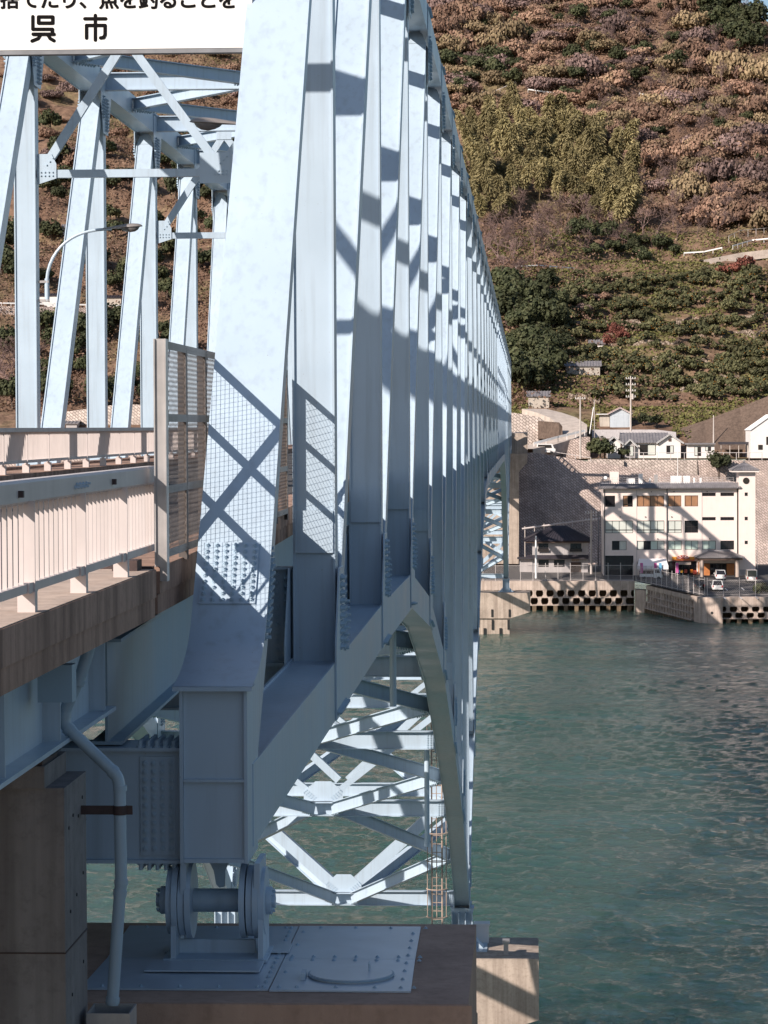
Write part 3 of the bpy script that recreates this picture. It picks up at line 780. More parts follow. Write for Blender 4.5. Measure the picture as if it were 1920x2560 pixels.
strokes('character', [[(213, 108), (213, 190), (340, 190), (340, 207)], [(250, 110), (342, 110), (342, 150), (250, 150), (250, 110)], [(215, 222), (350, 222)], [(338, 190), (340, 222)], [(262, 228), (248, 250), (208, 266)], [(312, 228), (325, 250), (350, 264)]], sw, sg)
strokes('character', [[(618, 100), (618, 260)], [(550, 122), (685, 122)], [(561, 165), (561, 247)], [(561, 165), (681, 165), (681, 225), (672, 243), (652, 246)]], sw, sg)
row = '捨てたり、魚を釣ることを禁止'
pre = ''
for k, ch in list(enumerate(row)) + [(-1-j, c) for j, c in enumerate(reversed(pre))]:
    cx = 65+128.2*k
    p = at_sign(cx, 55)
    if not (XSG0+0.12 < p.x < XSG1-0.08): continue
    cu = bpy.data.curves.new('character', 'FONT'); cu.body = ch; cu.size = 0.232; cu.align_x = 'CENTER'
    cu.extrude = 0.0; cu.fill_mode = 'FRONT'
    o = bpy.data.objects.new('character', cu); COL.objects.link(o)
    dg = bpy.context.evaluated_depsgraph_get()
    me = bpy.data.meshes.new_from_object(o.evaluated_get(dg)); bpy.data.objects.remove(o)
    if len(me.vertices) == 0: continue
    me.materials.clear(); me.materials.append(MATS['black_paint'])
    co = np.empty(len(me.vertices)*3); me.vertices.foreach_get('co', co); co = co.reshape(-1, 3)
    vs, fs = [], []; polys = [tuple(q.vertices) for q in me.polygons]
    for j, (dx, dz) in enumerate(((0, 0), (.007, 0), (-.007, 0), (0, .007), (0, -.007), (.005, .005), (-.005, .005), (.005, -.005), (-.005, -.005))):
        o_ = len(vs); vs += [(a+dx, b2+dz, 0.0004*j) for a, b2, c in co]; fs += [tuple(i+o_ for i in q) for q in polys]
    me = bpy.data.meshes.new('character'); me.from_pydata(vs, [], fs); me.materials.append(MATS['black_paint']); me.update()
    l2 = link('character', me, sg); l2.location = (p.x, YS-0.003, p.z+0.018); l2.rotation_euler = (R(90), 0, 0)

# ---- street lamps
def lamp(x, y, sx, zf, label):
    t = thing('street_lamp', label, 'street lamp', (x, y, zf), group='street lamps on the truss posts', worldparts=True)
    xb = x+sx*0.22
    MB().cyl((xb, y-0.1, zf), (xb, y-0.1, zf+0.58), 0.062, 12).build('holder', 'steel', t, smooth=True)
    for z in (zf+0.02, zf+0.5): MB().span((min(x, xb), y-0.16, z-0.03), (max(x, xb)+0.05, y-0.04, z+0.03)).build('clamp', 'galvanised', t)
    pts = [(xb, y-0.1, zf+0.45)]
    for a in np.linspace(0, 1, 14):
        pts.append((xb+sx*(1.65*a**1.6+0.02*a), y-0.1, zf+0.55+1.28*(1-(1-a)**2.2)))
    MB().tube(pts, [0.045]*5+[0.038]*10, 8).build('arm', 'steel', t, smooth=True)
    e = Vector(pts[-1])
    prof = [(-0.22, 0.035), (0.0, 0.055), (0.18, 0.085), (0.36, 0.115), (0.55, 0.12), (0.68, 0.10), (0.76, 0.06), (0.80, 0.01)]
    m = MB(); ring = []
    for (u, h) in prof:
        ring.append([e+Vector((sx*u, math.cos(q)*h*1.15, 0.02+math.sin(q)*h*(0.75 if math.sin(q) > 0 else 0.15)+u*0.06)) for q in [2*math.pi*k/14 for k in range(14)]])
    vs = [q for g in ring for q in g]; fs = [(i*14+k, i*14+(k+1) % 14, (i+1)*14+(k+1) % 14, (i+1)*14+k) for i in range(len(ring)-1) for k in range(14)]
    fs += [tuple(range(14)), tuple(range(len(vs)-14, len(vs)))]
    m.add(vs, fs); m.build('lamp_head', 'lamp_grey', t, smooth=True)
    m = MB(); ring = []
    for (u, h) in ((0.24, 0.01), (0.28, 0.05), (0.36, 0.09), (0.48, 0.12), (0.6, 0.11), (0.68, 0.07), (0.72, 0.01)):
        ring.append([e+Vector((sx*u, math.cos(q)*h*0.9, 0.012+u*0.06-abs(math.sin(q))*h*1.05)) for q in [math.pi*k/10 for k in range(11)]])
    vs = [q for g in ring for q in g]; fs = [(i*11+k, i*11+(k+1), (i+1)*11+(k+1), (i+1)*11+k) for i in range(len(ring)-1) for k in range(10)]
    m.add(vs, fs); m.build('lamp_bowl', 'lamp_glass', t, smooth=True)
lamp(XL+0.31, YN(4), 1, EYE+3.25, 'curved arm street lamp on the left truss, its head pointing right')
lamp(XR-0.31, YN(2), -1, EYE+3.35, 'lamp head with clear bowl poking out left from behind the end post')

# ---- unseen near bank under and behind the viewpoint, added to bounce sunlight forward
nb = MB(); nb.add([(-70, -90, EYE-6.5), (60, -90, EYE-6.5), (45, 14, EYE-8.5), (-70, 14, EYE-8.5), (-75, 21, -2), (48, 21, -2), (80, -90, -2), (62, 16, -2)], [(0, 1, 2, 3), (3, 2, 5, 4), (1, 6, 7, 2), (2, 7, 5)])
mat_concrete('bounce_bank', (0.17, 0.17, 0.16), (0.10, 0.10, 0.09), 0.3)
structure(nb.build('bounce_bank', 'bounce_bank', fix=False))
# ================================================================ water, hillside, piers
def mat_water():
    m, n, l, b = node_mat('water', 0.10, 0.0, 0.5)
    b.inputs['IOR'].default_value = 1.33
    m.node_tree.nodes['Principled BSDF'].subsurface_method = 'BURLEY'
    b.inputs['Subsurface Weight'].default_value = 1.0; b.inputs['Subsurface Radius'].default_value = (1.0, 1.6, 1.5); b.inputs['Subsurface Scale'].default_value = 14.0
    v = coords(n, l, 'pos')
    big = noise_n(n, l, coords(n, l, 'pos', (0.035, 0.016, 1)), 1.0, 5, 0.6)
    c = ramp(n, l, big.outputs['Fac'], [(0.35, (0.036, 0.098, 0.080)), (0.65, (0.088, 0.132, 0.114))])
    l.new(c, b.inputs['Base Color'])
    def sm(vec, sc, det, ro=0.55):
        return noise_n(n, l, vec, sc, det, ro).outputs['Fac']
    def mul(a, k):
        q = n.new('ShaderNodeMath'); q.operation = 'MULTIPLY'; l.new(a, q.inputs[0])
        if isinstance(k, float): q.inputs[1].default_value = k
        else: l.new(k, q.inputs[1])
        return q.outputs[0]
    def add(a, c2):
        q = n.new('ShaderNodeMath'); q.operation = 'ADD'; l.new(a, q.inputs[0]); l.new(c2, q.inputs[1]); return q.outputs[0]
    # two crossing wave trains and chop
    h = mul(sm(coords(n, l, 'pos', (0.28, 0.36, 1)), 1.0, 4, 0.6), 0.35)
    h = add(h, mul(sm(coords(n, l, 'pos', (0.9, 1.1, 1)), 1.0, 5, 0.65), 0.40))
    h = add(h, mul(sm(coords(n, l, 'pos', (2.6, 3.2, 1)), 1.0, 4, 0.65), 0.16))
    # calmer and rougher streaks of tide
    st = noise_n(n, l, coords(n, l, 'pos', (0.02, 0.075, 1)), 1.0, 4, 0.6)
    k = n.new('ShaderNodeMapRange'); k.inputs[1].default_value = 0.35; k.inputs[2].default_value = 0.68
    k.inputs[3].default_value = 0.2; k.inputs[4].default_value = 1.2; l.new(st.outputs['Fac'], k.inputs[0])
    h = mul(h, k.outputs[0])
    bp = bump(n, l, b, h, 1.0, 1.0)
    return m
mat_water()
# the sheet of water: a wide flat sheet with a hole where real waves are modelled, finer towards the near side
def wave_rows():
    y = 60.0; out = []
    while y < 417.5: out.append(y); y += max(0.22, 0.62*y*y/(27.5*2800))
    return np.array(out+[417.5])
wy = wave_rows(); wu = np.linspace(-0.19, 0.105, 520)
WX = wu[None, :]*wy[:, None]; WY = np.repeat(wy[:, None], len(wu), 1)
rw = np.random.default_rng(3); WH = np.zeros_like(WX)
step = np.gradient(wy)[:, None]
for _ in range(90):
    lam = math.exp(rw.uniform(math.log(0.45), math.log(4.5))); th = rw.normal(0.5, 0.65); k = 2*math.pi/lam
    att = np.clip(1.35-1.1*step*abs(math.cos(th))/lam*2.0, 0, 1)
    WH += att*(0.027/k)*np.cos(k*(math.sin(th)*WX+math.cos(th)*WY)+rw.uniform(0, 6.28)+0.7*np.sin(WX*0.11+WY*0.07+rw.uniform(0, 6)))
def vnoise(X, Y, s, seed):
    x = X/s[0]+seed*13.7; y = Y/s[1]-seed*7.1; xi = np.floor(x); yi = np.floor(y); fx = x-xi; fy = y-yi; fx = fx*fx*(3-2*fx); fy = fy*fy*(3-2*fy)
    h = lambda a, b2: np.modf(np.abs(np.sin(a*127.1+b2*311.7+seed)*43758.5453))[0]
    return (h(xi, yi)*(1-fx)+h(xi+1, yi)*fx)*(1-fy)+(h(xi, yi+1)*(1-fx)+h(xi+1, yi+1)*fx)*fy
env = 0.35+1.15*(0.6*vnoise(WX, WY, (26, 17), 1)+0.4*vnoise(WX, WY, (9, 7), 2))
WH *= env
edge = np.minimum(1, np.minimum(np.arange(len(wy))[:, None], np.arange(len(wy))[::-1][:, None])/6)*np.minimum(1, np.minimum(np.arange(len(wu)), np.arange(len(wu))[::-1])[None, :]/6)
WH *= edge
nr, nc = WX.shape; V_ = np.stack([WX, WY, WH], 2).reshape(-1, 3)
ii = np.arange(nr*nc).reshape(nr, nc)
Fq = np.stack([ii[:-1, :-1], ii[:-1, 1:], ii[1:, 1:], ii[1:, :-1]], 2).reshape(-1, 4)
base = len(V_)
ex = np.array([[-900, -300, 0], [700, -300, 0], [700, 500, 0], [-900, 500, 0]], float)
c00, c01, c11, c10 = ii[0, 0], ii[0, -1], ii[-1, -1], ii[-1, 0]
me = bpy.data.meshes.new('water'); VV = np.concatenate([V_, ex]); ring = [(base, base+1, c01, c00), (base+1, base+2, c11, c01), (base+2, base+3, c10, c11), (base+3, base, c00, c10)]
FF = np.concatenate([Fq, np.array(ring)])
me.vertices.add(len(VV)); me.vertices.foreach_set('co', VV.reshape(-1).astype(np.float32))
me.loops.add(4*len(FF)); me.loops.foreach_set('vertex_index', FF.reshape(-1).astype(np.int32))
me.polygons.add(len(FF)); me.polygons.foreach_set('loop_start', np.arange(0, 4*len(FF), 4, dtype=np.int32))
me.update(calc_edges=True); me.polygons.foreach_set('use_smooth', [True]*len(FF)); me.materials.append(MATS['water'])
structure(link('water', me))

# heights of the hillside along the bridge axis, relative to the eye
TY = [380, 466, 480, 484, 500, 511, 525, 560, 610, 660, 715, 780, 850, 910, 980, 1100]
TZ = [-24.5, -23.5, -9.5, -5.7, -5.6, -1.2, 2.2, 9.5, 23, 40, 60, 85, 117, 141, 150, 150]
def _hash_noise(x, y, s, seed=0):
    """cheap smooth value noise, vectorised"""
    x = np.asarray(x, float)/s+seed*17.31; y = np.asarray(y, float)/s-seed*9.7
    xi = np.floor(x); yi = np.floor(y); fx = x-xi; fy = y-yi
    fx = fx*fx*(3-2*fx); fy = fy*fy*(3-2*fy)
    def hsh(a, b2): v = np.sin(a*127.1+b2*311.7+seed*74.7)*43758.5453; return v-np.floor(v)
    return (hsh(xi, yi)*(1-fx)+hsh(xi+1, yi)*fx)*(1-fy)+(hsh(xi, yi+1)*(1-fx)+hsh(xi+1, yi+1)*fx)*fy
def terrain(X, Y):
    X = np.asarray(X, float); Y = np.asarray(Y, float)
    z = np.interp(Y, TY, TZ)
    up = np.clip((Y-520)/60, 0, 1)
    z = z+up*((_hash_noise(X, Y, 55, 1)-0.5)*14+(_hash_noise(X, Y, 22, 2)-0.5)*6+(_hash_noise(X, Y, 8, 3)-0.5)*(2.6+2.2*np.clip((Y-680)/30, 0, 1))+(_hash_noise(X, Y, 3.5, 4)-0.5)*(1.1+1.3*np.clip((Y-680)/30, 0, 1)))
    # orchard terraces
    tz = np.clip((X-2)/10, 0, 1)*np.clip((690-Y)/20, 0, 1)*np.clip((Y-520)/10, 0, 1)
    st = 3.2; q = z/st; fr = q-np.floor(q); zt_ = st*(np.floor(q)+np.clip((fr-0.55)/0.45, 0, 1))
    z = z*(1-tz)+zt_*tz
    crest = 141-1.25*np.maximum(0, X-62)+(_hash_noise(X, Y, 9, 6)-0.5)*5
    crest = np.where(X < 62, 150+(62-X)*0.2, crest)
    z = np.minimum(z, crest)
    return z+EYE
def hits(px, py):
    """where the view through pixels meets the hillside (arrays)"""
    px = np.atleast_1d(np.asarray(px, float)); py = np.atleast_1d(np.asarray(py, float))
    M = np.array(M3); d = np.stack([(px-960)/F, (1280-py)/F, -np.ones_like(px)], 1) @ M.T
    d = d/d[:, 1:2]
    Yh = np.full(len(px), np.nan)
    prevY = 455.0
    for Yq in np.arange(483, 1000, 1.5):
        z = EYE+d[:, 2]*Yq; t = terrain(d[:, 0]*Yq, np.full(len(px), Yq))
        hit = np.isnan(Yh) & (z <= t); Yh[hit] = Yq-0.75
    X = d[:, 0]*Yh
    return np.stack([X, Yh, terrain(X, Yh)], 1)
def hit1(px, py): return Vector(hits([px], [py])[0])

def mat_hill():
    m, n, l, b = node_mat('hill_soil', 0.95, 0, 0.15)
    v = coords(n, l, 'pos')
    t = noise_n(n, l, v, 0.05, 8, 0.65); t2 = noise_n(n, l, v, 0.6, 6, 0.6)
    c = ramp(n, l, t.outputs['Fac'], [(0.35, (0.15, 0.09, 0.062)), (0.5, (0.23, 0.145, 0.10)), (0.62, (0.18, 0.14, 0.075)), (0.75, (0.12, 0.12, 0.055))])
    c2 = ramp(n, l, t2.outputs['Fac'], [(0.35, (0.55,)*3), (0.65, (1.2,)*3)])
    c = mixc(n, l, 1.0, c, c2, 'MULTIPLY')
    l.new(c, b.inputs['Base Color']); bump(n, l, b, t2.outputs['Fac'], 0.8, 0.6)
mat_hill()
gx = np.concatenate([np.arange(-330, -125, 8.0), np.arange(-125, 96, 2.5), np.arange(98, 260, 8.0)])
gy = np.concatenate([np.arange(486.0, 520, 2.8), np.arange(520, 930, 2.5), np.arange(930, 1101, 10)])
GX, GY = np.meshgrid(gx, gy)
GZ = terrain(GX, GY)
me = bpy.data.meshes.new('hillside'); nx, ny = len(gx), len(gy)
vs = np.stack([GX, GY, GZ], 2).reshape(-1, 3)
idx = np.arange(nx*ny).reshape(ny, nx)
fa = np.stack([idx[:-1, :-1], idx[:-1, 1:], idx[1:, 1:], idx[1:, :-1]], 2).reshape(-1, 4)
me.from_pydata(vs.tolist(), [], fa.tolist()); me.materials.append(MATS['hill_soil'])
me.polygons.foreach_set('use_smooth', [True]*len(me.polygons)); me.update()
structure(link('hillside', me))

# ---- river piers
def river_pier(i, label, name='bridge_pier'):
    yc = YN(i); zt_ = EYE-22.0; t = thing(name, label, 'pier', (XC, yc, 0), group='river piers', worldparts=True)
    x1 = 0.45; x0 = 2*XC-x1; y0_, y1_ = yc-2.4, yc+2.4
    prof = [(x0, zt_), (x1, zt_), (x1, zt_-2.55), (x1-2.7, zt_-3.4), (x0+2.7, zt_-3.4), (x0, zt_-2.55)]
    MB().prism(prof, (0, y1_-y0_, 0), (0, y0_, 0), (1, 0, 0), (0, 0, 1)).build('pier_cap', 'concrete_far', t)
    MB().span((x0+2.75, y0_+0.25, -3), (x1-2.75, y1_-0.25, zt_-3.404)).build('pier_shaft', 'concrete_far', t)
    for k in range(8):
        xx = x1-2.9-2.1*k
        if xx > x0+2.8: MB().span((xx-0.14, y0_+0.10, zt_-4.9), (xx+0.14, y0_+0.246, zt_-3.6)).build('fender', 'rubber', t)
        xx -= 1.05
        if xx > x0+2.8: MB().span((xx-0.16, y0_+0.08, -0.3), (xx+0.16, y0_+0.246, 0.8)).build('fender', 'rubber', t)
        xx = x1-0.35-2.3*k
        if xx > x0: MB().span((xx-0.13-2.4, y0_-0.10, zt_-3.2), (xx+0.13-2.4, y0_-0.003, zt_-2.2)).build('fender', 'rubber', t)
    for xx in (XR, XL):
        bz = ZB(i)-0.4
        m = MB(); m.prism([(-0.9, 0), (0.9, 0), (0.45, 0.5), (0.42, bz-zt_-0.3), (0.5, bz-zt_), (-0.5, bz-zt_), (-0.42, bz-zt_-0.3), (-0.45, 0.5)], (0, 0.9, 0), (xx, yc-0.45, zt_+0.05), (1, 0, 0), (0, 0, 1))
        m.build('bearing', 'steel', t)
        m = MB(); m.span((xx-1.05, yc-1.0, zt_+0.003), (xx+1.05, yc+1.0, zt_+0.05)); m.build('bearing_plate', 'steel', t)
        m = MB()
        for k in (-0.42, -0.14, 0.14, 0.42): m.span((xx+k-0.02, yc-0.75, zt_+0.06), (xx+k+0.02, yc-0.46, bz-0.1))
        m.build('bearing_ribs', 'steel', t)
    return t, zt_
t1_, z1_ = river_pier(8, 'weathered concrete river pier close behind the near pier head')
MB().span((XR+1.75, YN(8)-1.6, z1_+0.003), (XR+1.95, YN(8)-1.3, z1_+0.5)).build('light_base', 'galvanised', t1_)
MB().span((XR+1.70, YN(8)-1.7, z1_+0.5), (XR+2.0, YN(8)-1.2, z1_+0.62)).build('light_base', 'galvanised', t1_)
m = MB().box((XR+0.8, YN(8)+1.2, z1_+0.4), (0.6, 0.6, 0.75)); m.box((XR+0.8, YN(8)+1.2, z1_+0.82), (0.7, 0.7, 0.08)); m.build('cabinet', 'sign_white', t1_)
river_pier(30, 'weathered concrete river pier in the water just off the far shore')
# end pier at the far side, tall and slender
ep = thing('bridge_pier', 'tall slender concrete pier rising from the far shore to the bridge end', 'pier', (XC, YN(NP), 4), worldparts=True)
ye = YN(NP)
pr = [(XC-5.6, EYE-22.8), (XC+7.0-0.55, EYE-22.8), (XC+7.0-0.5, EYE-7.5), (XC+7.0+0.9, EYE-6.0), (XC+7.0+0.9, EYE-4.5), (XC-7.6, EYE-4.5), (XC-7.6, EYE-6.0), (XC-5.6, EYE-7.5)]
MB().prism(pr, (0, 2.6, 0), (0, ye-0.9, 0), (1, 0, 0), (0, 0, 1)).build('pier_shaft', 'concrete_far', ep)
MB().span((XC-7.7, ye+0.2, EYE-4.49), (XC+7.95, ye+1.7, EYE-1.75)).build('back_wall', 'concrete_far', ep)
for xx in (XR, XL): MB().box((xx, ye+0.0, EYE-4.15), (0.6, 0.7, 0.68)).build('bearing', 'steel_dark', ep)
# far approach deck with pale slatted rails
fa_ = thing('approach_viaduct', 'short far approach span with pale slatted rails at the bridge end', 'viaduct', (XC, ye+6, EYE-2), worldparts=True)
MB().span((XS0-0.5, ye+0.35, EYE-1.75), (0.2, ye+14, EYE-1.1)).build('deck_slab', 'concrete_far', fa_)
for xx in (0.1, XS0-0.4):
    MB().span((xx-0.06, ye+0.4, EYE-0.20), (xx+0.06, ye+14, EYE-0.06)).build('top_rail', 'rail_paint', fa_)
    for k in range(14):
        MB().span((xx-0.05, ye+0.5+k, EYE-1.098), (xx+0.05, ye+0.72+k, EYE-0.2)).build('post', 'rail_paint', fa_)
MB().span((0.2-4.5, ye+1.7, EYE-1.09), (0.2, ye+1.9, EYE-0.95)).build('end_rail', 'rail_paint', fa_)
for k in range(9): MB().span((0.2-0.45*k-0.12, ye+1.65, EYE-2.4), (0.2-0.45*k, ye+1.68, EYE-1.2)).build('slat', 'rail_paint', fa_)
# ================================================================ vegetation
def mat_leaf(name, cols, rough=0.75, scale=0.35, trans=0.0, obj_var=0.35):
    m, n, l, b = node_mat(name, rough, 0, 0.25)
    v = coords(n, l, 'pos')
    t = noise_n(n, l, v, scale, 5, 0.7)
    k = len(cols)
    c = ramp(n, l, t.outputs['Fac'], [(0.28+0.44*i/(k-1), cols[i]) for i in range(k)])
    oi = n.new('ShaderNodeObjectInfo')
    lo = (1-obj_var,)*3; hi = (1+obj_var*0.8,)*3
    r = ramp(n, l, oi.outputs['Random'], [(0, lo), (1, hi)])
    c = mixc(n, l, 1.0, c, r, 'MULTIPLY')
    t2 = noise_n(n, l, v, 4.0, 2); r2 = ramp(n, l, t2.outputs['Fac'], [(0.35, (0.7,)*3), (0.65, (1.3,)*3)])
    c = mixc(n, l, 1.0, c, r2, 'MULTIPLY')
    l.new(c, b.inputs['Base Color']); return m
mat_leaf('leaf_russet', [(0.13, 0.072, 0.052), (0.22, 0.128, 0.090), (0.30, 0.19, 0.132), (0.20, 0.15, 0.075)], scale=0.16)
mat_leaf('leaf_straw', [(0.19, 0.135, 0.075), (0.27, 0.195, 0.115), (0.17, 0.14, 0.07)], scale=0.3)
mat_leaf('leaf_evergreen', [(0.028, 0.036, 0.018), (0.055, 0.062, 0.028), (0.09, 0.088, 0.042)], scale=0.4)
mat_leaf('leaf_mandarin', [(0.050, 0.054, 0.024), (0.088, 0.088, 0.040), (0.16, 0.14, 0.07)], scale=0.5)
mat_leaf('leaf_bamboo', [(0.12, 0.105, 0.045), (0.21, 0.175, 0.08), (0.32, 0.265, 0.135), (0.16, 0.128, 0.055)], scale=0.3)
mat_leaf('twig', [(0.13, 0.085, 0.08), (0.21, 0.14, 0.125), (0.16, 0.11, 0.10)], scale=0.5)
mat_leaf('leaf_red', [(0.12, 0.035, 0.03), (0.20, 0.07, 0.05), (0.16, 0.06, 0.045)], scale=0.5)
mat_leaf('leaf_grass', [(0.085, 0.09, 0.025), (0.15, 0.145, 0.045), (0.22, 0.175, 0.085)], scale=0.2)
mat_plain('bark', (0.09, 0.065, 0.05), 0.9, 0.3, 3)
mat_plain('bark_pale', (0.30, 0.24, 0.20), 0.9, 0.3, 3)
mat_plain('orange_fruit', (0.42, 0.19, 0.03), 0.5, 0.2, 3)
def quads_mesh(name, C, U, V, mat):
    """leaf quads: centres C, half axes U and V"""
    n = len(C); P4 = np.empty((n, 4, 3)); P4[:, 0] = C-U-V; P4[:, 1] = C+U-V*0.6; P4[:, 2] = C+U*0.7+V; P4[:, 3] = C-U*0.8+V*0.9
    me = bpy.data.meshes.new(name); me.vertices.add(4*n); me.vertices.foreach_set('co', P4.reshape(-1).astype(np.float32))
    me.loops.add(4*n); me.loops.foreach_set('vertex_index', np.arange(4*n, dtype=np.int32))
    me.polygons.add(n); me.polygons.foreach_set('loop_start', np.arange(0, 4*n, 4, dtype=np.int32))
    me.update(calc_edges=True); me.materials.append(MATS[mat]); return me
def unit(a): return a/np.maximum(1e-9, np.linalg.norm(a, axis=-1, keepdims=True))
def leaf_axes(nrm, size, rg, jit=0.7, aspect=1.0):
    n = len(nrm); nn = unit(nrm+rg.normal(0, jit, (n, 3))*0.6)
    r = unit(np.cross(nn, rg.normal(0, 1, (n, 3)))); s = np.cross(nn, r)
    sz = size*(0.6+0.8*rg.random((n, 1)))
    return r*sz*aspect, s*sz
def crown_mesh(name, mat, seed, R_=(2.0, 2.0, 1.6), z0=1.8, blobs=12, n=900, size=0.2, gap=0.25):
    rg = np.random.default_rng(seed)
    bc = unit(rg.normal(0, 1, (blobs, 3)))*(0.45+0.5*rg.random((blobs, 1))); bc[:, 2] = np.abs(bc[:, 2])*1.0-0.25
    br = 0.28+0.28*rg.random(blobs)
    k = rg.integers(0, blobs, n); d = unit(rg.normal(0, 1, (n, 3))); d[:, 2] = d[:, 2]*0.9+0.15
    rad = br[k]*(0.72+0.33*rg.random(n))
    C = (bc[k]+d*rad[:, None])*np.array(R_)+np.array([0, 0, z0])
    U, V = leaf_axes(d, size, rg)
    return quads_mesh(name, C, U, V, mat)
def trunk_mesh(name, mat, seed, h=2.0, r=0.14, limbs=5, spread=1.2):
    rg = np.random.default_rng(seed); m = MB()
    m.tube([(0, 0, -0.8), (0.05, 0.02, h*0.4), (rg.normal(0, .1), rg.normal(0, .1), h)], [r*1.3, r, r*0.6], 6)
    for k in range(limbs):
        a = 2*math.pi*k/limbs+rg.random(); zb = h*(0.4+0.5*rg.random())
        m.tube([(0, 0, zb), (math.cos(a)*spread*.5, math.sin(a)*spread*.5, zb+h*.25), (math.cos(a)*spread, math.sin(a)*spread, zb+h*(.45+.4*rg.random()))], [r*.5, r*.35, r*.12], 5)
    return m.mesh(name, mat)
def bare_mesh(name, seed, h=6.0):
    """branching leafless crown: limbs and fans of twigs"""
    rg = random.Random(seed); segs = []
    def grow(p, d, L, r, depth):
        q = p+d*L; segs.append((p, q, r, r*0.62))
        if depth == 0: return
        for k in range(3 if depth > 1 else 4):
            nd = (d+Vector((rg.gauss(0, .5), rg.gauss(0, .5), rg.gauss(0.12, .3)))).normalized()
            grow(q if k else p+d*L*0.7, nd, L*(0.62+0.25*rg.random()), r*0.6, depth-1)
    grow(Vector((0, 0, -0.5)), Vector((rg.gauss(0, .08), rg.gauss(0, .08), 1)).normalized(), h*0.34, 0.13, 5)
    tm, cm = MB(), MB()
    for p, q, r, r2 in segs:
        (tm if r > 0.05 else cm).cyl(p, q, max(r, 0.022), 3 if r < 0.05 else 5, max(r2, 0.018), cap=False)
    return tm, cm
PROTO = {}
def proto(kind, parts): PROTO.setdefault(kind, []).append(parts)
for s in range(4):
    proto('shrub', [('crown', crown_mesh('crown', ('leaf_russet', 'leaf_russet', 'leaf_straw', 'twig')[s], 20+s, (2.6, 2.6, 1.35), 0.7, 18, 1700, 0.13)), ('trunk', trunk_mesh('trunk', 'bark', s, 1.6, .1))])
    proto('evergreen', [('crown', crown_mesh('crown', 'leaf_evergreen', 40+s, (2.7, 2.7, 2.6), 3.0, 18, 1300, 0.22)), ('trunk', trunk_mesh('trunk', 'bark', 9+s, 3.2, .18))])
for s in range(5):
    cm = crown_mesh('crown', 'leaf_mandarin', 60+s, (1.75, 1.75, 1.35), 1.15, 12, 620, 0.17)
    rg = np.random.default_rng(s); fm = MB()
    for k in range(int(rg.integers(3, 15))):
        d = unit(rg.normal(0, 1, 3)); p = Vector((d[0]*1.6, d[1]*1.6, 1.15+abs(d[2])*1.15-0.3)); fm.cyl(p-Vector((0, 0, .05)), p+Vector((0, 0, .05)), 0.065, 5)
    proto('mandarin', [('crown', cm), ('trunk', trunk_mesh('trunk', 'bark', 30+s, 1.3, .08)), ('fruit', fm.mesh('fruit', 'orange_fruit', fix=False))])
for s in range(4):
    tm, cm = bare_mesh('bare', 5+s, 6.5)
    proto('bare', [('trunk', tm.mesh('trunk', 'twig', fix=False)), ('crown', cm.mesh('crown', 'twig', fix=False))])
    proto('red', [('crown', crown_mesh('crown', 'leaf_red', 90+s, (2.2, 2.2, 2.2), 2.4, 12, 700, 0.16)), ('trunk', trunk_mesh('trunk', 'bark', 3+s, 2.2, .12))])
for s in range(6):                     # bamboo: arching culm with drooping plumes
    rg = np.random.default_rng(200+s); H = 9+2*rg.random(); lean = rg.normal(0, 1, 2); lean = lean/np.linalg.norm(lean)*(1.6+2.2*rg.random())
    def culm(t): return np.stack([lean[0]*t**2.4, lean[1]*t**2.4, H*(t-0.14*t**4)], -1)
    tt = 0.30+0.70*rg.random(1300)**0.8; base = culm(tt)
    spread = (1.35*np.sin(np.pi*np.clip((tt-0.22)/0.9, 0, 1))**0.8+0.15)[:, None]
    dd = rg.normal(0, 1, (1300, 3)); dd[:, 2] *= 0.25; dd = unit(dd); rr = rg.random((1300, 1))**0.6
    tier = np.round(tt*13)/13
    C = culm(tier*0.8+tt*0.2)+dd*spread*rr; C[:, 2] -= 0.75*(rr[:, 0]*spread[:, 0])**1.5
    out = dd.copy(); out[:, 2] -= 0.8*rr[:, 0]; out = unit(out)
    V = out*(0.40*(0.6+0.8*rg.random((1300, 1)))); U = unit(np.cross(out, rg.normal(0, 1, (1300, 3))+np.array([0, 0, 1.5])))*0.075
    cr = quads_mesh('plume', C, U, V, 'leaf_bamboo')
    cm = MB().tube([Vector(culm(np.array(t))) for t in np.linspace(0, 0.97, 9)], [0.06]*5+[0.04, 0.03, 0.02, 0.01], 5).mesh('culm', 'leaf_straw')
    proto('bamboo', [('plume', cr), ('culm', cm)])
NAMES = {'shrub': 'vine_shrub', 'evergreen': 'evergreen_tree', 'mandarin': 'mandarin_tree', 'bare': 'bare_tree', 'red': 'reddish_tree', 'bamboo': 'bamboo_plant'}
CATS = {'shrub': 'shrub', 'evergreen': 'tree', 'mandarin': 'tree', 'bare': 'tree', 'red': 'tree', 'bamboo': 'bamboo'}
def plant(kind, p, sc, label, group):
    k = random.randrange(len(PROTO[kind])); r = random.random()*6.28
    zs_ = random.uniform(.6, 1.7) if kind == 'shrub' else 1.0; t = thing(NAMES[kind], label, CATS[kind], p, group, (0, 0, r)); t.scale = (sc*random.uniform(.9, 1.15), sc*random.uniform(.9, 1.15), sc*zs_*random.uniform(.85, 1.15))
    for nm, me in PROTO[kind][k]:
        o = bpy.data.objects.new(nm, me); COL.objects.link(o); o.parent = t
        if nm == 'fruit': o['kind'] = 'stuff'
    return t
def inside(poly, x, y):
    r = False; j = len(poly)-1
    for i in range(len(poly)):
        if (poly[i][1] > y) != (poly[j][1] > y) and x < (poly[j][0]-poly[i][0])*(y-poly[i][1])/(poly[j][1]-poly[i][1])+poly[i][0]: r = not r
        j = i
    return r
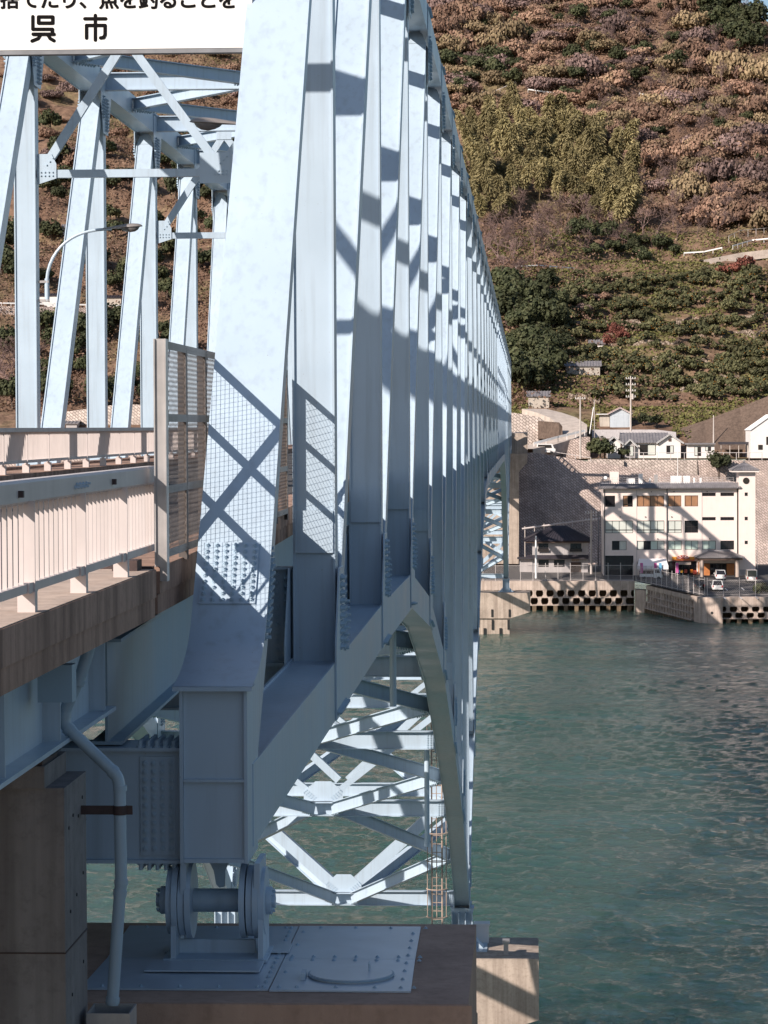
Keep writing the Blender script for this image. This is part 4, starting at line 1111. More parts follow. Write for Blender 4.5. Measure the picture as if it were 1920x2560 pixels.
def scatter(poly, n, mind, seed):
    """spots on the hillside inside an outline, at least mind pixels apart"""
    rg = random.Random(seed); xs = [q[0] for q in poly]; ys = [q[1] for q in poly]; out = []; tries = 0
    while len(out) < n and tries < n*60:
        tries += 1; x = rg.uniform(min(xs), max(xs)); y = rg.uniform(min(ys), max(ys))
        if inside(poly, x, y) and all((x-a)**2+((y-b2)*1.6)**2 > mind*mind for a, b2 in out): out.append((x, y))
    h = hits([a for a, b2 in out], [b2 for a, b2 in out])
    return [(o, Vector(p)) for o, p in zip(out, h) if not np.isnan(p[0])]
KEEP = [(1405, 1512, 935, 985), (1312, 1382, 1008, 1035), (1470, 1515, 862, 885), (1190, 1300, 225, 262), (1310, 1520, 226, 246), (1590, 1660, 240, 275), (1280, 1440, 668, 692), (1700, 1930, 600, 672), (0, 330, 752, 812), (1480, 1600, 1010, 1080), (1300, 1480, 1005, 1130)]
def free(o, m=6): return not any(a-m < o[0] < b2+m and c-m*.4 < o[1] < d+m for a, b2, c, d in KEEP)
def plant_all(kind, poly, n, mind, seed, sc, label, group):
    for o, p in scatter(poly, n, mind, seed):
        if free(o): plant(kind, p, random.uniform(*sc), label(o) if callable(label) else label, group)

# undergrowth over the whole hillside: dried vines and grass, nobody could count it
def undergrowth(name, n, xr, yr, mat, size, seed, sel, lift):
    rg = np.random.default_rng(seed); X = rg.uniform(*xr, n); Y = rg.uniform(*yr, n)
    s = sel(X, Y); X = X[s]; Y = Y[s]; Z = terrain(X, Y)
    e = 0.8; nx_ = -(terrain(X+e, Y)-terrain(X-e, Y))/(2*e); ny_ = -(terrain(X, Y+e)-terrain(X, Y-e))/(2*e)
    N = unit(np.stack([nx_, ny_, np.ones_like(nx_)], 1))
    C = np.stack([X, Y, Z], 1)+N*(lift*rg.random((len(X), 1))**1.5*(0.3+1.4*_hash_noise(X, Y, 3.0, 8)[:, None]))
    U, V = leaf_axes(N, size, rg, 1.3)
    return stuff(link(name, quads_mesh(name, C, U, V, mat)))
patch = lambda X, Y: _hash_noise(X, Y, 26, 11)*0.6+_hash_noise(X, Y, 9, 12)*0.4
u = undergrowth('dry_undergrowth', 320000, (-125, 92), (528, 925), 'leaf_russet', 0.20, 1, lambda X, Y: (patch(X, Y) > 0.40) & ((Y > 690) | (X < 5) | (rng.random(len(X)) < 0.25)), 2.2)
tag(u, 'rust brown dried vines and scrub covering the upper hillside', 'undergrowth')
u = undergrowth('yellow_grass', 90000, (-125, 92), (528, 925), 'leaf_straw', 0.22, 2, lambda X, Y: (patch(X, Y) < 0.42) & ((Y > 690) | (X < 5) | (rng.random(len(X)) < 0.3)), 0.8)
tag(u, 'straw coloured dry grass in patches on the hillside', 'grass')
u = undergrowth('green_grass', 120000, (-10, 92), (508, 700), 'leaf_grass', 0.2, 3, lambda X, Y: _hash_noise(X, Y, 14, 21) > 0.35, 0.35)
tag(u, 'green and tan grass on the terraced orchard slope', 'grass')

# individual plants
plant_all('bamboo', [(1150, 480), (1175, 350), (1300, 310), (1450, 350), (1590, 430), (1610, 540), (1560, 600), (1440, 560), (1340, 520), (1240, 600), (1180, 560)], 95, 26, 3, (1.0, 1.5), lambda o: 'tall yellow green bamboo plant '+('at the left end of the grove beside the truss' if o[0] < 1290 else 'in mid grove' if o[0] < 1450 else 'at the right end of the hillside grove'), 'bamboo grove on the hillside')
orch = [(1270, 880), (1330, 790), (1450, 690), (1600, 650), (1760, 650), (1920, 660), (1920, 1000), (1780, 1010), (1600, 1015), (1470, 990), (1400, 960), (1300, 960)]
def terrace_line(r, x): return r+7*math.sin(x/90+r)+0.02*(1600-x)
rows_l = [700+21*k for k in range(15)]
rg_ = random.Random(5); spots = []
for r in rows_l:
    x = 1275
    while x < 1925:
        y = terrace_line(r, x)+rg_.uniform(-6, 6)
        # right of the middle some terraces are left to grass and rubble walls
        bare = x > 1480 and int((r-700)/21) in (5, 7, 9, 12) and math.sin(x/70+r) > -0.55
        if inside(orch, x, y) and not bare and free((x, y)) and rg_.random() < (0.93 if x < 1500 else 0.8): spots.append((x, y))
        x += rg_.uniform(15, 27)
spots = spots[:] if len(spots) <= 298 else rg_.sample(spots, 298)
def orch_label(x, y):
    a = 'just above the long grey roofed shed' if x < 1520 and y < 900 else 'between the shed and the tall utility pole' if x < 1590 and y >= 900 else 'on the slope above the white bungalow' if y >= 890 and x < 1760 else 'near the brown concrete slope at the right' if y >= 890 else 'below the white upper guard rail' if x > 1700 else 'on the middle of the orchard slope'
    return 'round dark green mandarin tree '+a
for (x, y), h in zip(spots, hits([q[0] for q in spots], [q[1] for q in spots])):
    if not np.isnan(h[0]): plant('mandarin', Vector(h), random.uniform(0.6, 1.25), orch_label(x, y), 'mandarin orchard')
plant_all('evergreen', [(1250, 720), (1330, 690), (1400, 760), (1410, 950), (1310, 1000), (1270, 940)], 26, 32, 5, (0.9, 1.4), lambda o: 'dense dark evergreen tree beside the truss '+('above the small tan shed' if o[1] > 850 else 'below the bare trees'), 'evergreens on the lower slope')
plant_all('evergreen', [(1100, 160), (1290, 170), (1280, 250), (1130, 260)], 14, 34, 6, (0.9, 1.3), 'dark evergreen tree by the top of the truss on the upper slope', 'evergreens by the truss top')
plant_all('evergreen', [(1740, -20), (1830, 0), (1900, 110), (1870, 150), (1790, 100)], 22, 24, 7, (1.0, 1.6), 'tall dark evergreen tree on the ridge against the sky', 'evergreens on the ridge')
plant_all('evergreen', [(1400, 40), (1700, 40), (1720, 260), (1560, 280), (1420, 260)], 16, 60, 8, (0.8, 1.2), 'dark evergreen tree standing alone in the brown scrub', 'evergreens in the brown scrub')
plant_all('evergreen', [(0, 330), (620, 330), (620, 1020), (0, 1040)], 95, 40, 9, (0.8, 1.3), lambda o: 'dark evergreen tree seen between the truss members '+('above the sway bar' if o[1] < 430 else 'level with the street lamp' if o[1] < 720 else 'low above the left railing'), 'evergreens seen through the truss')
for zi, (zlab, zp) in enumerate((('near the top of the truss', [(1060, 0), (1350, 0), (1350, 300), (1180, 310), (1110, 300)]), ('on the middle of the upper hillside', [(1350, 0), (1640, 0), (1640, 430), (1600, 430), (1350, 310)]), ('on the right of the upper hillside', [(1640, 0), (1820, 0), (1920, 200), (1920, 580), (1640, 580)]))):
    plant_all('shrub', zp, 96, 22, 10+zi, (0.8, 2.3), 'rust brown shrub draped in dead vines '+zlab, 'vine shrubs on the upper hillside')
if False: plant_all('shrub', [(1060, 0), (1820, 0), (1920, 200), (1920, 580), (1640, 580), (1600, 430), (1180, 300), (1110, 300)], 290, 24, 10, (0.5, 1.7), 'rust brown shrub draped in dead vines on the upper hillside', 'vine shrubs on the upper hillside')
plant_all('shrub', [(0, 130), (620, 130), (620, 420), (0, 420)], 60, 44, 11, (0.8, 1.5), 'rust brown vine covered shrub seen between the truss members', 'vine shrubs seen through the truss')
plant_all('shrub', [(1300, 690), (1560, 720), (1480, 800), (1320, 780)], 14, 30, 12, (0.6, 0.9), 'low rust brown vine mound above the grey roofed shed', 'vine mounds above the shed')
plant_all('bare', [(1200, 600), (1330, 530), (1480, 560), (1520, 640), (1400, 700), (1250, 720)], 34, 26, 13, (0.9, 1.3), 'leafless purple brown tree below the bamboo grove', 'bare trees below the bamboo')
plant_all('bare', [(1600, 430), (1920, 380), (1920, 580), (1640, 620)], 34, 38, 14, (0.8, 1.2), 'leafless grey brown tree on the right hand slope', 'bare trees on the right slope')
plant_all('bare', [(1400, 60), (1760, 30), (1900, 220), (1900, 400), (1500, 330)], 46, 30, 21, (0.7, 1.2), 'leafless purple brown tree in the scrub above the bamboo', 'bare trees in the upper scrub')
plant_all('evergreen', [(1060, 0), (1700, 0), (1900, 300), (1900, 560), (1640, 420), (1150, 300)], 40, 44, 22, (0.35, 0.75), 'small dark green bush dotted in the brown upper scrub', 'green bushes in the upper scrub')
plant_all('bare', [(1860, 20), (1920, 90), (1920, 140), (1870, 110)], 5, 18, 15, (0.8, 1.1), 'bare tree on the ridge outlined against the sky', 'bare trees on the ridge')
plant_all('bare', [(0, 900), (90, 900), (90, 1040), (0, 1040)], 4, 30, 16, (1.2, 1.5), 'pale leafless tree low on the slope at the left edge', 'bare trees at the left edge')
for k, (a, b2, s) in enumerate(((1540, 850, 0.8), (1525, 875, 0.7), (1555, 868, 0.75))): plant('red', hit1(a, b2), s, 'reddish purple leafless tree beside the little grey roofed hut', 'reddish trees by the hut')
for k, (a, b2, s) in enumerate(((1830, 690, 0.9), (1862, 684, 0.95), (1800, 696, 0.7))): plant('red', hit1(a, b2), s, 'reddish brown shrub in front of the white guard rail on the slope', 'reddish shrubs by the upper guard rail')

# rubble terrace walls in the orchard
def mat_rubble():
    m, n, l, b = node_mat('rubble', 0.95, 0, 0.2); v = coords(n, l, 'pos')
    t = n.new('ShaderNodeTexVoronoi'); t.inputs['Scale'].default_value = 2.2; l.new(v, t.inputs['Vector'])
    c = ramp(n, l, t.outputs['Distance'], [(0.1, (0.40, 0.32, 0.26)), (0.45, (0.26, 0.20, 0.155)), (0.75, (0.09, 0.065, 0.045))]); l.new(c, b.inputs['Base Color'])
    bump(n, l, b, t.outputs['Distance'], 1.0, -0.25)
mat_rubble()
TW = [(1500, 1640, 812), (1690, 1925, 800), (1490, 1700, 858), (1740, 1920, 845), (1560, 1800, 905), (1640, 1860, 958), (1780, 1920, 930), (1420, 1500, 990), (1700, 1800, 985)]
for k, (xa, xb, r) in enumerate(TW):
    n_ = 12; xs = [xa+(xb-xa)*i/n_ for i in range(n_+1)]; H_ = hits(xs, [terrace_line(r, x)+3 for x in xs]); m = MB(); prev = None
    for i, h in enumerate(H_):
        if np.isnan(h[0]): prev = None; continue
        j = random.uniform(-.25, .25); q = [(h[0], h[1]-.5, h[2]-.6), (h[0], h[1]-.25+j*.5, h[2]+.75+j), (h[0], h[1]+.9, h[2]+.8+j), (h[0], h[1]+1.2, h[2]-.6)]
        if prev: m.add(prev+q, [(0, 4, 5, 1), (1, 5, 6, 2), (2, 6, 7, 3)])
        prev = q
    if m.v: tag(m.build('terrace_wall', 'rubble'), ['pale rubble terrace wall left of the middle of the orchard', 'long rubble terrace wall high at the right edge', 'rubble terrace wall right of the reddish tree', 'short rubble terrace wall halfway up at the right edge', 'rubble terrace wall crossing the middle of the orchard', 'lower rubble terrace wall above the brown concrete slope', 'rubble terrace wall low at the right edge', 'rubble heap wall beside the concrete road', 'lowest rubble terrace wall above the gabled houses'][k], 'wall', 'orchard terrace walls')

plant_all('evergreen', [(1430, 565), (1600, 590), (1690, 645), (1600, 665), (1450, 650)], 20, 20, 31, (0.5, 0.95), 'dark green bush between the bamboo grove and the orchard', 'bushes above the orchard')
plant_all('bare', [(1440, 540), (1620, 560), (1640, 630), (1480, 620)], 14, 24, 32, (0.8, 1.2), 'leafless brown tree at the foot of the grove, right side', 'bare trees right of the grove')
# ================================================================ the far shore
def mat_blocks(name, base, mortar, scale, rough=0.9, w=0.5, h=0.25):
    m, n, l, b = node_mat(name, rough, 0, 0.2)
    tc = n.new('ShaderNodeTexCoord'); mp = n.new('ShaderNodeMapping'); mp.inputs['Scale'].default_value = (scale,)*3
    sep = n.new('ShaderNodeSeparateXYZ'); cmb = n.new('ShaderNodeCombineXYZ')
    l.new(tc.outputs['Object'], sep.inputs[0]); l.new(sep.outputs['X'], cmb.inputs['X']); l.new(sep.outputs['Z'], cmb.inputs['Y'])
    mp.inputs['Rotation'].default_value = (0, 0, R(38)); l.new(cmb.outputs[0], mp.inputs['Vector'])
    br = n.new('ShaderNodeTexBrick'); br.inputs['Scale'].default_value = 1.0; br.inputs['Mortar Size'].default_value = 0.035
    br.inputs['Brick Width'].default_value = w; br.inputs['Row Height'].default_value = h; br.inputs['Bias'].default_value = 0.0
    br.inputs['Color1'].default_value = (*[x*1.12 for x in base], 1); br.inputs['Color2'].default_value = (*[x*0.82 for x in base], 1); br.inputs['Mortar'].default_value = (*mortar, 1)
    l.new(mp.outputs[0], br.inputs['Vector'])
    v = coords(n, l, 'pos'); t = noise_n(n, l, v, 0.25, 6, 0.65)
    f = ramp(n, l, t.outputs['Fac'], [(0.3, (0.72,)*3), (0.7, (1.18,)*3)])
    c = mixc(n, l, 1.0, br.outputs['Color'], f, 'MULTIPLY')
    vs = coords(n, l, 'pos', (0.8, 0.8, 0.06)); s = noise_n(n, l, vs, 1.0, 5, 0.6)
    f2 = ramp(n, l, s.outputs['Fac'], [(0.5, (0, 0, 0)), (0.75, (0.5,)*3)]); c = mixc(n, l, f2, c, mortar)
    l.new(c, b.inputs['Base Color'])
    inv = n.new('ShaderNodeMath'); inv.operation = 'SUBTRACT'; inv.inputs[0].default_value = 1.0; l.new(br.outputs['Fac'], inv.inputs[1])
    t4 = noise_n(n, l, v, 3.0, 4); ad = n.new('ShaderNodeMath'); ad.operation = 'ADD'; l.new(inv.outputs[0], ad.inputs[0]); l.new(t4.outputs['Fac'], ad.inputs[1])
    bump(n, l, b, ad.outputs[0], 1.0, 0.12)
mat_blocks('stone_wall', (0.52, 0.415, 0.365), (0.20, 0.15, 0.13), 1.0, w=0.62, h=0.36)
mat_blocks('stone_wall_pale', (0.54, 0.45, 0.395), (0.19, 0.15, 0.125), 1.0, w=0.7, h=0.45)
mat_concrete('slope_concrete', (0.15, 0.105, 0.08), (0.07, 0.047, 0.036), 0.75)
mat_concrete('road_concrete', (0.52, 0.44, 0.38), (0.3, 0.24, 0.2), 0.15)
mat_concrete('seawall', (0.52, 0.42, 0.36), (0.20, 0.14, 0.11), 0.55)
mat_concrete('seawall_tide', (0.20, 0.14, 0.09), (0.06, 0.04, 0.03), 0.6)
mat_plain('facade', (0.78, 0.66, 0.605), 0.8, 0.03, 0.8, streak=0.12, dirt=(0.45, 0.36, 0.32))
mat_plain('white_wall', (0.74, 0.69, 0.66), 0.8, 0.04, 0.8, streak=0.12, dirt=(0.45, 0.4, 0.36))
mat_plain('grey_wall', (0.42, 0.385, 0.38), 0.85, 0.08, 0.8, streak=0.3)
mat_plain('shed_wall', (0.46, 0.40, 0.34), 0.85, 0.1, 0.8, streak=0.3)
mat_plain('blue_wall', (0.48, 0.52, 0.56), 0.6, 0.05, 0.8, streak=0.2)
mat_plain('orange_wood', (0.52, 0.19, 0.06), 0.6, 0.15, 2.0)
mat_plain('dark_wood', (0.10, 0.06, 0.045), 0.7, 0.2, 2.0)
mat_plain('bronze_frame', (0.022, 0.017, 0.016), 0.4, 0.1, 2.0)
mat_plain('blind', (0.58, 0.60, 0.55), 0.25, 0.05, 0.6, spec=0.7)
mat_plain('brown_blind', (0.33, 0.17, 0.09), 0.3, 0.12, 1.2, spec=0.7)
mat_plain('green_blind', (0.50, 0.60, 0.54), 0.25, 0.05, 0.6, spec=0.7)
mat_glass('window_glass', (0.02, 0.018, 0.02))
mat_plain('roof_tile', (0.20, 0.185, 0.19), 0.5, 0.2, 1.5)
mat_plain('roof_dark', (0.035, 0.03, 0.038), 0.6, 0.2, 1.5)
mat_plain('roof_red', (0.26, 0.07, 0.05), 0.6, 0.2, 1.5)
mat_plain('white_paint', (0.80, 0.78, 0.76), 0.4, 0.03, 1.0)
mat_plain('tent_white', (0.80, 0.76, 0.76), 0.6, 0.04, 0.5)
mat_plain('shop_red', (0.45, 0.07, 0.04), 0.4, 0.05, 1.0)
mat_plain('shop_yellow', (0.85, 0.42, 0.05), 0.4, 0.05, 1.0)
mat_plain('shop_orange', (0.75, 0.20, 0.02), 0.4, 0.05, 1.0)
mat_plain('magenta', (0.55, 0.10, 0.30), 0.6, 0.05, 1.0)
mat_plain('sky_blue', (0.15, 0.40, 0.60), 0.6, 0.05, 1.0)
mat_plain('pole', (0.50, 0.44, 0.40), 0.7, 0.1, 1.0)
mat_plain('fence_post', (0.52, 0.47, 0.45), 0.5, 0.1, 1.0)
mat_plain('car_white', (0.76, 0.74, 0.72), 0.22, 0.02, 1.0, spec=0.7)
mat_plain('car_black', (0.012, 0.011, 0.013), 0.2, 0.02, 1.0, spec=0.7)
mat_plain('car_silver', (0.62, 0.58, 0.55), 0.25, 0.02, 1.0, metal=0.3)
mat_plain('tail_red', (0.4, 0.02, 0.015), 0.3, 0.02, 1.0)
mat_plain('tarp_green', (0.05, 0.12, 0.09), 0.6, 0.1, 1.0)

ZG = EYE-23.05
def gz(X, Y):
    if X < 16: return ZG
    return ZG-0.81*max(0.0, min(1.0, (433-Y)/41))
g = MB()
g.add([(-140, 417, ZG), (16, 417, ZG), (16, 476, ZG), (-140, 476, ZG), (24.5, 393, gz(24.5, 393)), (95, 391.5, gz(95, 391.5)), (95, 433, ZG), (24.5, 433, ZG), (16, 433, ZG), (95, 476, ZG)],
      [(0, 1, 8, 2, 3), (1, 4, 7, 8), (4, 5, 6, 7), (8, 7, 6, 9, 2)])
structure(g.build('car_park', 'asphalt'))
# earth under the quay so that no gap shows
# painted bay lines
for k, (px, py) in enumerate(((1700, 1440), (1745, 1441), (1776, 1442), (1816, 1471), (1857, 1470), (1895, 1471), (1812, 1488), (1852, 1487), (1892, 1487), (1735, 1462), (1690, 1462))):
    p = at_z(px, py, ZG-0.4); z = gz(p.x, p.y)+0.008
    m = MB(); m.add([(p.x-0.08, p.y-2.3, gz(p.x, p.y-2.3)+0.008), (p.x+0.08, p.y-2.3, gz(p.x, p.y-2.3)+0.008), (p.x+0.08, p.y+2.3, gz(p.x, p.y+2.3)+0.008), (p.x-0.08, p.y+2.3, gz(p.x, p.y+2.3)+0.008)], [(0, 1, 2, 3)])
    structure(m.build('bay_marking', 'white_paint'))

# ---- seawalls of pierced blocks, in three courses
TOOTH = None
def seawall(p0, p1, z0, z1, pitch, rows, label, name='sea_wall', gapless=False):
    p0 = Vector(p0); p1 = Vector(p1); d = (p1-p0).normalized(); nrm = Vector((d.y, -d.x, 0))     # towards the sea
    L = (p1-p0).length; t = thing(name, label, 'sea wall', (*p0.xy, 0), group='sea walls')
    t.rotation_euler = (0, 0, math.atan2(d.y, d.x))
    H = (z0+z1)/2-0.25
    # local frame: x along the wall, y away from the sea, z up
    m = MB(); m.add([(0, 2.2, -3), (L, 2.2, -3), (0, 2.2, z0), (L, 2.2, z1), (0, 2.9, -3), (L, 2.9, -3), (0, 2.9, z0), (L, 2.9, z1)], MB.BF); m.build('back_wall', 'seawall_tide', t)
    cop = 1.2 if not gapless else 0.5
    m = MB(); m.add([(0, 0.0, z0-cop), (L, 0.0, z1-cop), (0, 0.0, z0+0.02), (L, 0.0, z1+0.02), (0, 2.194, z0-cop), (L, 2.194, z1-cop), (0, 2.194, z0+0.02), (L, 2.194, z1+0.02)], MB.BF); m.build('coping', 'seawall', t)
    zt0 = z0-cop-0.01; ch = (zt0+0.15)/rows
    for r_ in range(rows):
        zz = zt0-ch*r_; yo = -0.22*r_
        m = MB(); m.add([(0, yo, zz-ch*0.12), (L, yo, zz-ch*0.12+(z1-z0)), (0, yo, zz), (L, yo, zz+(z1-z0)), (0, 2.194, zz-ch*0.12), (L, 2.194, zz-ch*0.12+(z1-z0)), (0, 2.194, zz), (L, 2.194, zz+(z1-z0))], MB.BF)
        m.build('ledge', 'seawall', t)
        # one upright: narrow waist, splayed foot and head
        w = pitch*0.36; h = ch*0.88-0.01
        prof = [(-w*0.62, 0), (w*0.62, 0), (w*0.42, -h*0.35), (w*0.45, -h*0.7), (w*0.75, -h), (-w*0.75, -h), (-w*0.45, -h*0.7), (-w*0.42, -h*0.35)]
        if r_ == rows-1: prof = [(-w*0.55, 0), (w*0.55, 0), (w*0.5, -h), (-w*0.5, -h)]
        tm = MB().prism(prof, (0, 2.1, 0), (0, 0, 0), (1, 0, 0), (0, 0, 1)).mesh('block', 'seawall' if r_ < rows-1 else 'seawall_tide')
        n = int(L/pitch)
        for k in range(n):
            x = (k+0.5+0.5*(r_ % 2))*L/n
            if x > L-0.2: continue
            o = link('block', tm, t); o.location = (x, yo+0.03, zz-ch*0.12-0.005+(z1-z0)*x/L)
    return t
seawall((-75, 417, 0), (16, 417, 0), ZG, ZG, 1.55, 3, 'long pierced concrete sea wall below the dark roofed house')
seawall((17.6, 414, 0), (23.6, 395.0, 0), ZG-0.45, ZG-1.0, 1.1, 4, 'stepped sea wall section turning towards the viewer at the bay corner', gapless=True)
seawall((27.2, 391.2, 0), (84, 390.6, 0), ZG-0.84, ZG-0.84, 1.5, 3, 'pierced concrete sea wall in front of the parked cars')
cb = thing('sea_wall', 'plain concrete corner block between the stepped and the pierced sea wall', 'sea wall', (25.3, 392.5, 0), group='sea walls', worldparts=True)
MB().prism([(23.4, 394.2), (24.0, 391.0), (27.15, 390.2), (27.15, 393.2)], (0, 0, ZG-0.84+3), (0, 0, -3), (1, 0, 0), (0, 1, 0)).build('block', 'seawall', cb)
MB().cyl((25.7, 390.55, 1.45), (25.75, 390.75, 1.45), 0.2, 12).build('drain_hole', 'rubber', cb)
cb2 = thing('sea_wall', 'low plain concrete block where the left sea wall ends', 'sea wall', (16.8, 415.5, 0), group='sea walls', worldparts=True)
MB().prism([(16.02, 416.2), (17.5, 413.2), (17.7, 416.5), (16.1, 418.5)], (0, 0, ZG-1.2+3), (0, 0, -3), (1, 0, 0), (0, 1, 0)).build('block', 'seawall', cb2)

# ---- tall post fence on the quay
def post_fence(pts, spacing, h, label, name='quay_fence', r=0.045, mesh=True):
    t = thing(name, label, 'fence', pts[0], worldparts=True)
    acc = 0
    for a, b2 in zip(pts[:-1], pts[1:]):
        a = Vector(a); b2 = Vector(b2); L = (b2-a).length; n = max(1, int(L/spacing))
        for k in range(n+1):
            p = a.lerp(b2, k/n); MB().cyl(p-Vector((0, 0, 0.1)), p+Vector((0, 0, h)), r, 6).build('post', 'fence_post', t)
        for zz in (h*0.86, h*0.06): MB().cyl(a+Vector((0, 0, zz)), b2+Vector((0, 0, zz)), r*0.6, 5).build('rail', 'fence_post', t)
        if mesh:
            m = MB(); q = 0.0; dd = (b2-a)/L; hh = h*0.8
            while q < L:
                for sg_ in (1, -1):
                    e = q+sg_*hh*0.9
                    if 0 <= e <= L: m.beam(a+dd*q+Vector((0, 0, h*0.06)), a+dd*e+Vector((0, 0, h*0.06+hh)), 0.008, 0.008)
                q += 0.28
            stuff(m.build('wire_mesh', 'fence_post', t, fix=False))
    return t
post_fence([(-40, 417.5, ZG), (15.8, 417.5, ZG)], 1.85, 2.7, 'tall post and wire fence along the quay by the dark roofed house')
post_fence([(16.2, 417.0, ZG), (24.9, 393.6, gz(24.9, 393.6)), ], 1.9, 2.6, 'wire fence along the slanting quay edge beside the car park')
post_fence([(25.2, 393.0, gz(25.2, 393)), (70, 392.4, gz(60, 392.4))], 2.15, 2.6, 'wire fence on the sea wall in front of the parked cars')

# ---- retaining walls
def wall_strip(tops, zb, Yt, Yb, label, mat, name='retaining_wall', thick=0.8):
    """sloping wall: tops are (pixel x, pixel y) of its upper edge at distance Yt; zb its foot"""
    T = [at(px, py, Yt) if not isinstance(px, Vector) else px for px, py in tops]
    m = MB(); n = len(T); c = T[0].copy()
    vs = []
    for p in T:
        zbt = zb(p) if callable(zb) else zb
        vs += [(p.x, Yb, zbt), (p.x, p.y, p.z), (p.x, p.y+thick, p.z), (p.x, Yb+thick+4, zbt)]
    fs = []
    for j in range(n-1):
        o = 4*j; fs += [(o, o+4, o+5, o+1), (o+1, o+5, o+6, o+2), (o+2, o+6, o+7, o+3)]
    fs += [(0, 1, 2, 3), (4*n-4, 4*n-1, 4*n-2, 4*n-3)]
    m.add(vs, fs)
    return tag(m.build(name, mat), label, 'wall', 'retaining walls')
def worldpt(x, y, z): return (Vector((x, y, z)), None)
wall_strip([worldpt(-140, 480, EYE-4.6), worldpt(-20, 480, EYE-4.6), (1300, 1132), (1338, 1132), (1400, 1142), (1477, 1155), (1581, 1169), (1700, 1183), (1781, 1193), (1960, 1230)], ZG-0.2, 480, 467, 'huge sloping stone block wall behind the house and the bridge pier', 'stone_wall')
wall_strip([(1560, 1149), (1743, 1150)], EYE-10, 484, 482.5, 'pale block wall just below the white house', 'stone_wall_pale')
wall_strip([(1744, 1150), (1905, 1151), (1990, 1152)], EYE-12, 484.2, 482.5, 'darker block wall below the small white house behind the square tower', 'stone_wall')
wall_strip([(1470, 1149), (1500, 1147), (1559, 1150)], EYE-9, 483, 482, 'low rubble stone wall beside the round bush', 'stone_wall_pale')
wall_strip([(1180, 1028), (1285, 1032), (1345, 1042), (1362, 1052)], EYE-5.7, 502, 498, 'pale rubble wall below the curving concrete road', 'stone_wall_pale')
wall_strip([(1345, 1052), (1398, 1056), (1406, 1066)], EYE-2.2, 499, 497.5, 'dark plain wall in the bend of the concrete road', 'slope_concrete')
wall_strip([(1352, 1116), (1400, 1106), (1462, 1092), (1475, 1092)], EYE-6, 494, 493, 'stone wall under the guard rail of the rising road', 'stone_wall')
wall_strip([(1478, 1094), (1560, 1098), (1640, 1096), (1700, 1100)], EYE-6, 503, 500, 'dark bank wall behind the white house', 'slope_concrete')
wall_strip([(1690, 1075), (1760, 1052), (1850, 1018), (1960, 975)], EYE-6, 513, 501, 'big brown sprayed concrete slope at the right edge', 'slope_concrete')
wall_strip([(1480, 1074), (1640, 1074), (1690, 1080)], EYE-5, 508, 506, 'low grey wall below the pale blue barn', 'grey_wall')
wall_strip([(60, 1050), (160, 1030), (300, 1010), (420, 1014), (640, 1020)], EYE-6, 520, 516, 'pale block wall seen low between the truss diagonals', 'stone_wall_pale')
def gapwall(px0, px1, py0, py1, label, h=22):
    a = hit1(px0, py0); b2 = hit1(px1, py1); m = MB(); dz = 3.0
    m.add([(a.x, a.y-1.0, a.z-1.5), (b2.x, b2.y-1.0, b2.z-1.5), (b2.x, b2.y, b2.z+1.6), (a.x, a.y, a.z+1.6), (a.x, a.y+3, a.z+1.6), (b2.x, b2.y+3, b2.z+1.6)], [(0, 1, 2, 3), (3, 2, 5, 4)])
    return tag(m.build('retaining_wall', 'stone_wall'), label, 'wall', 'retaining walls'), a+Vector((0, 0.3, 1.6)), b2+Vector((0, 0.3, 1.6))
def guard_rail(pts, label, name='road_guard_rail', h=0.8, sp=2.0, mat='white_paint', beam_h=0.3):
    t = thing(name, label, 'guard rail', pts[0], worldparts=True)
    for a, b2 in zip(pts[:-1], pts[1:]):
        a = Vector(a); b2 = Vector(b2); n = max(1, int((b2-a).length/sp))
        for k in range(n+1):
            p = a.lerp(b2, k/n); MB().cyl(p-Vector((0, 0, .3)), p+Vector((0, 0, h)), 0.06, 5).build('post', mat, t)
        MB().beam(a+Vector((0, 0, h-beam_h/2)), b2+Vector((0, 0, h-beam_h/2)), 0.06, beam_h).build('beam', mat, t)
    return t
_, a, b2 = gapwall(-20, 330, 785, 790, 'grey retaining wall under the white rail seen between the truss posts')
guard_rail([a, b2], 'white guard rail crossing the slope behind the street lamp')
def hill_rail(pp, label, **kw): return guard_rail([hit1(*q)+Vector((0, 0, 0.4)) for q in pp], label, **kw)
hill_rail([(1195, 250), (1230, 238), (1290, 222)], 'grey wire guard rail high up beside the truss top', mat='fence_post', h=1.2, beam_h=0.15)
hill_rail([(1320, 236), (1400, 236), (1510, 240)], 'long white guard rail along the high road through the scrub')
hill_rail([(1598, 246), (1655, 252)], 'short white rail on the high road right of the dark tree')
hill_rail([(1290, 676), (1345, 675), (1435, 673)], 'white guard rail half hidden by bare trees below the bamboo', beam_h=0.22)
hill_rail([(1710, 648), (1760, 640), (1805, 630)], 'white guard rail at the foot of the upper road, left stretch')
hill_rail([(1832, 626), (1880, 616), (1940, 606)], 'white guard rail on the upper road at the right edge')
hill_rail([(1822, 612), (1850, 596), (1930, 586)], 'wire fence above the upper road at the right edge', mat='fence_post', h=1.5, beam_h=0.08)
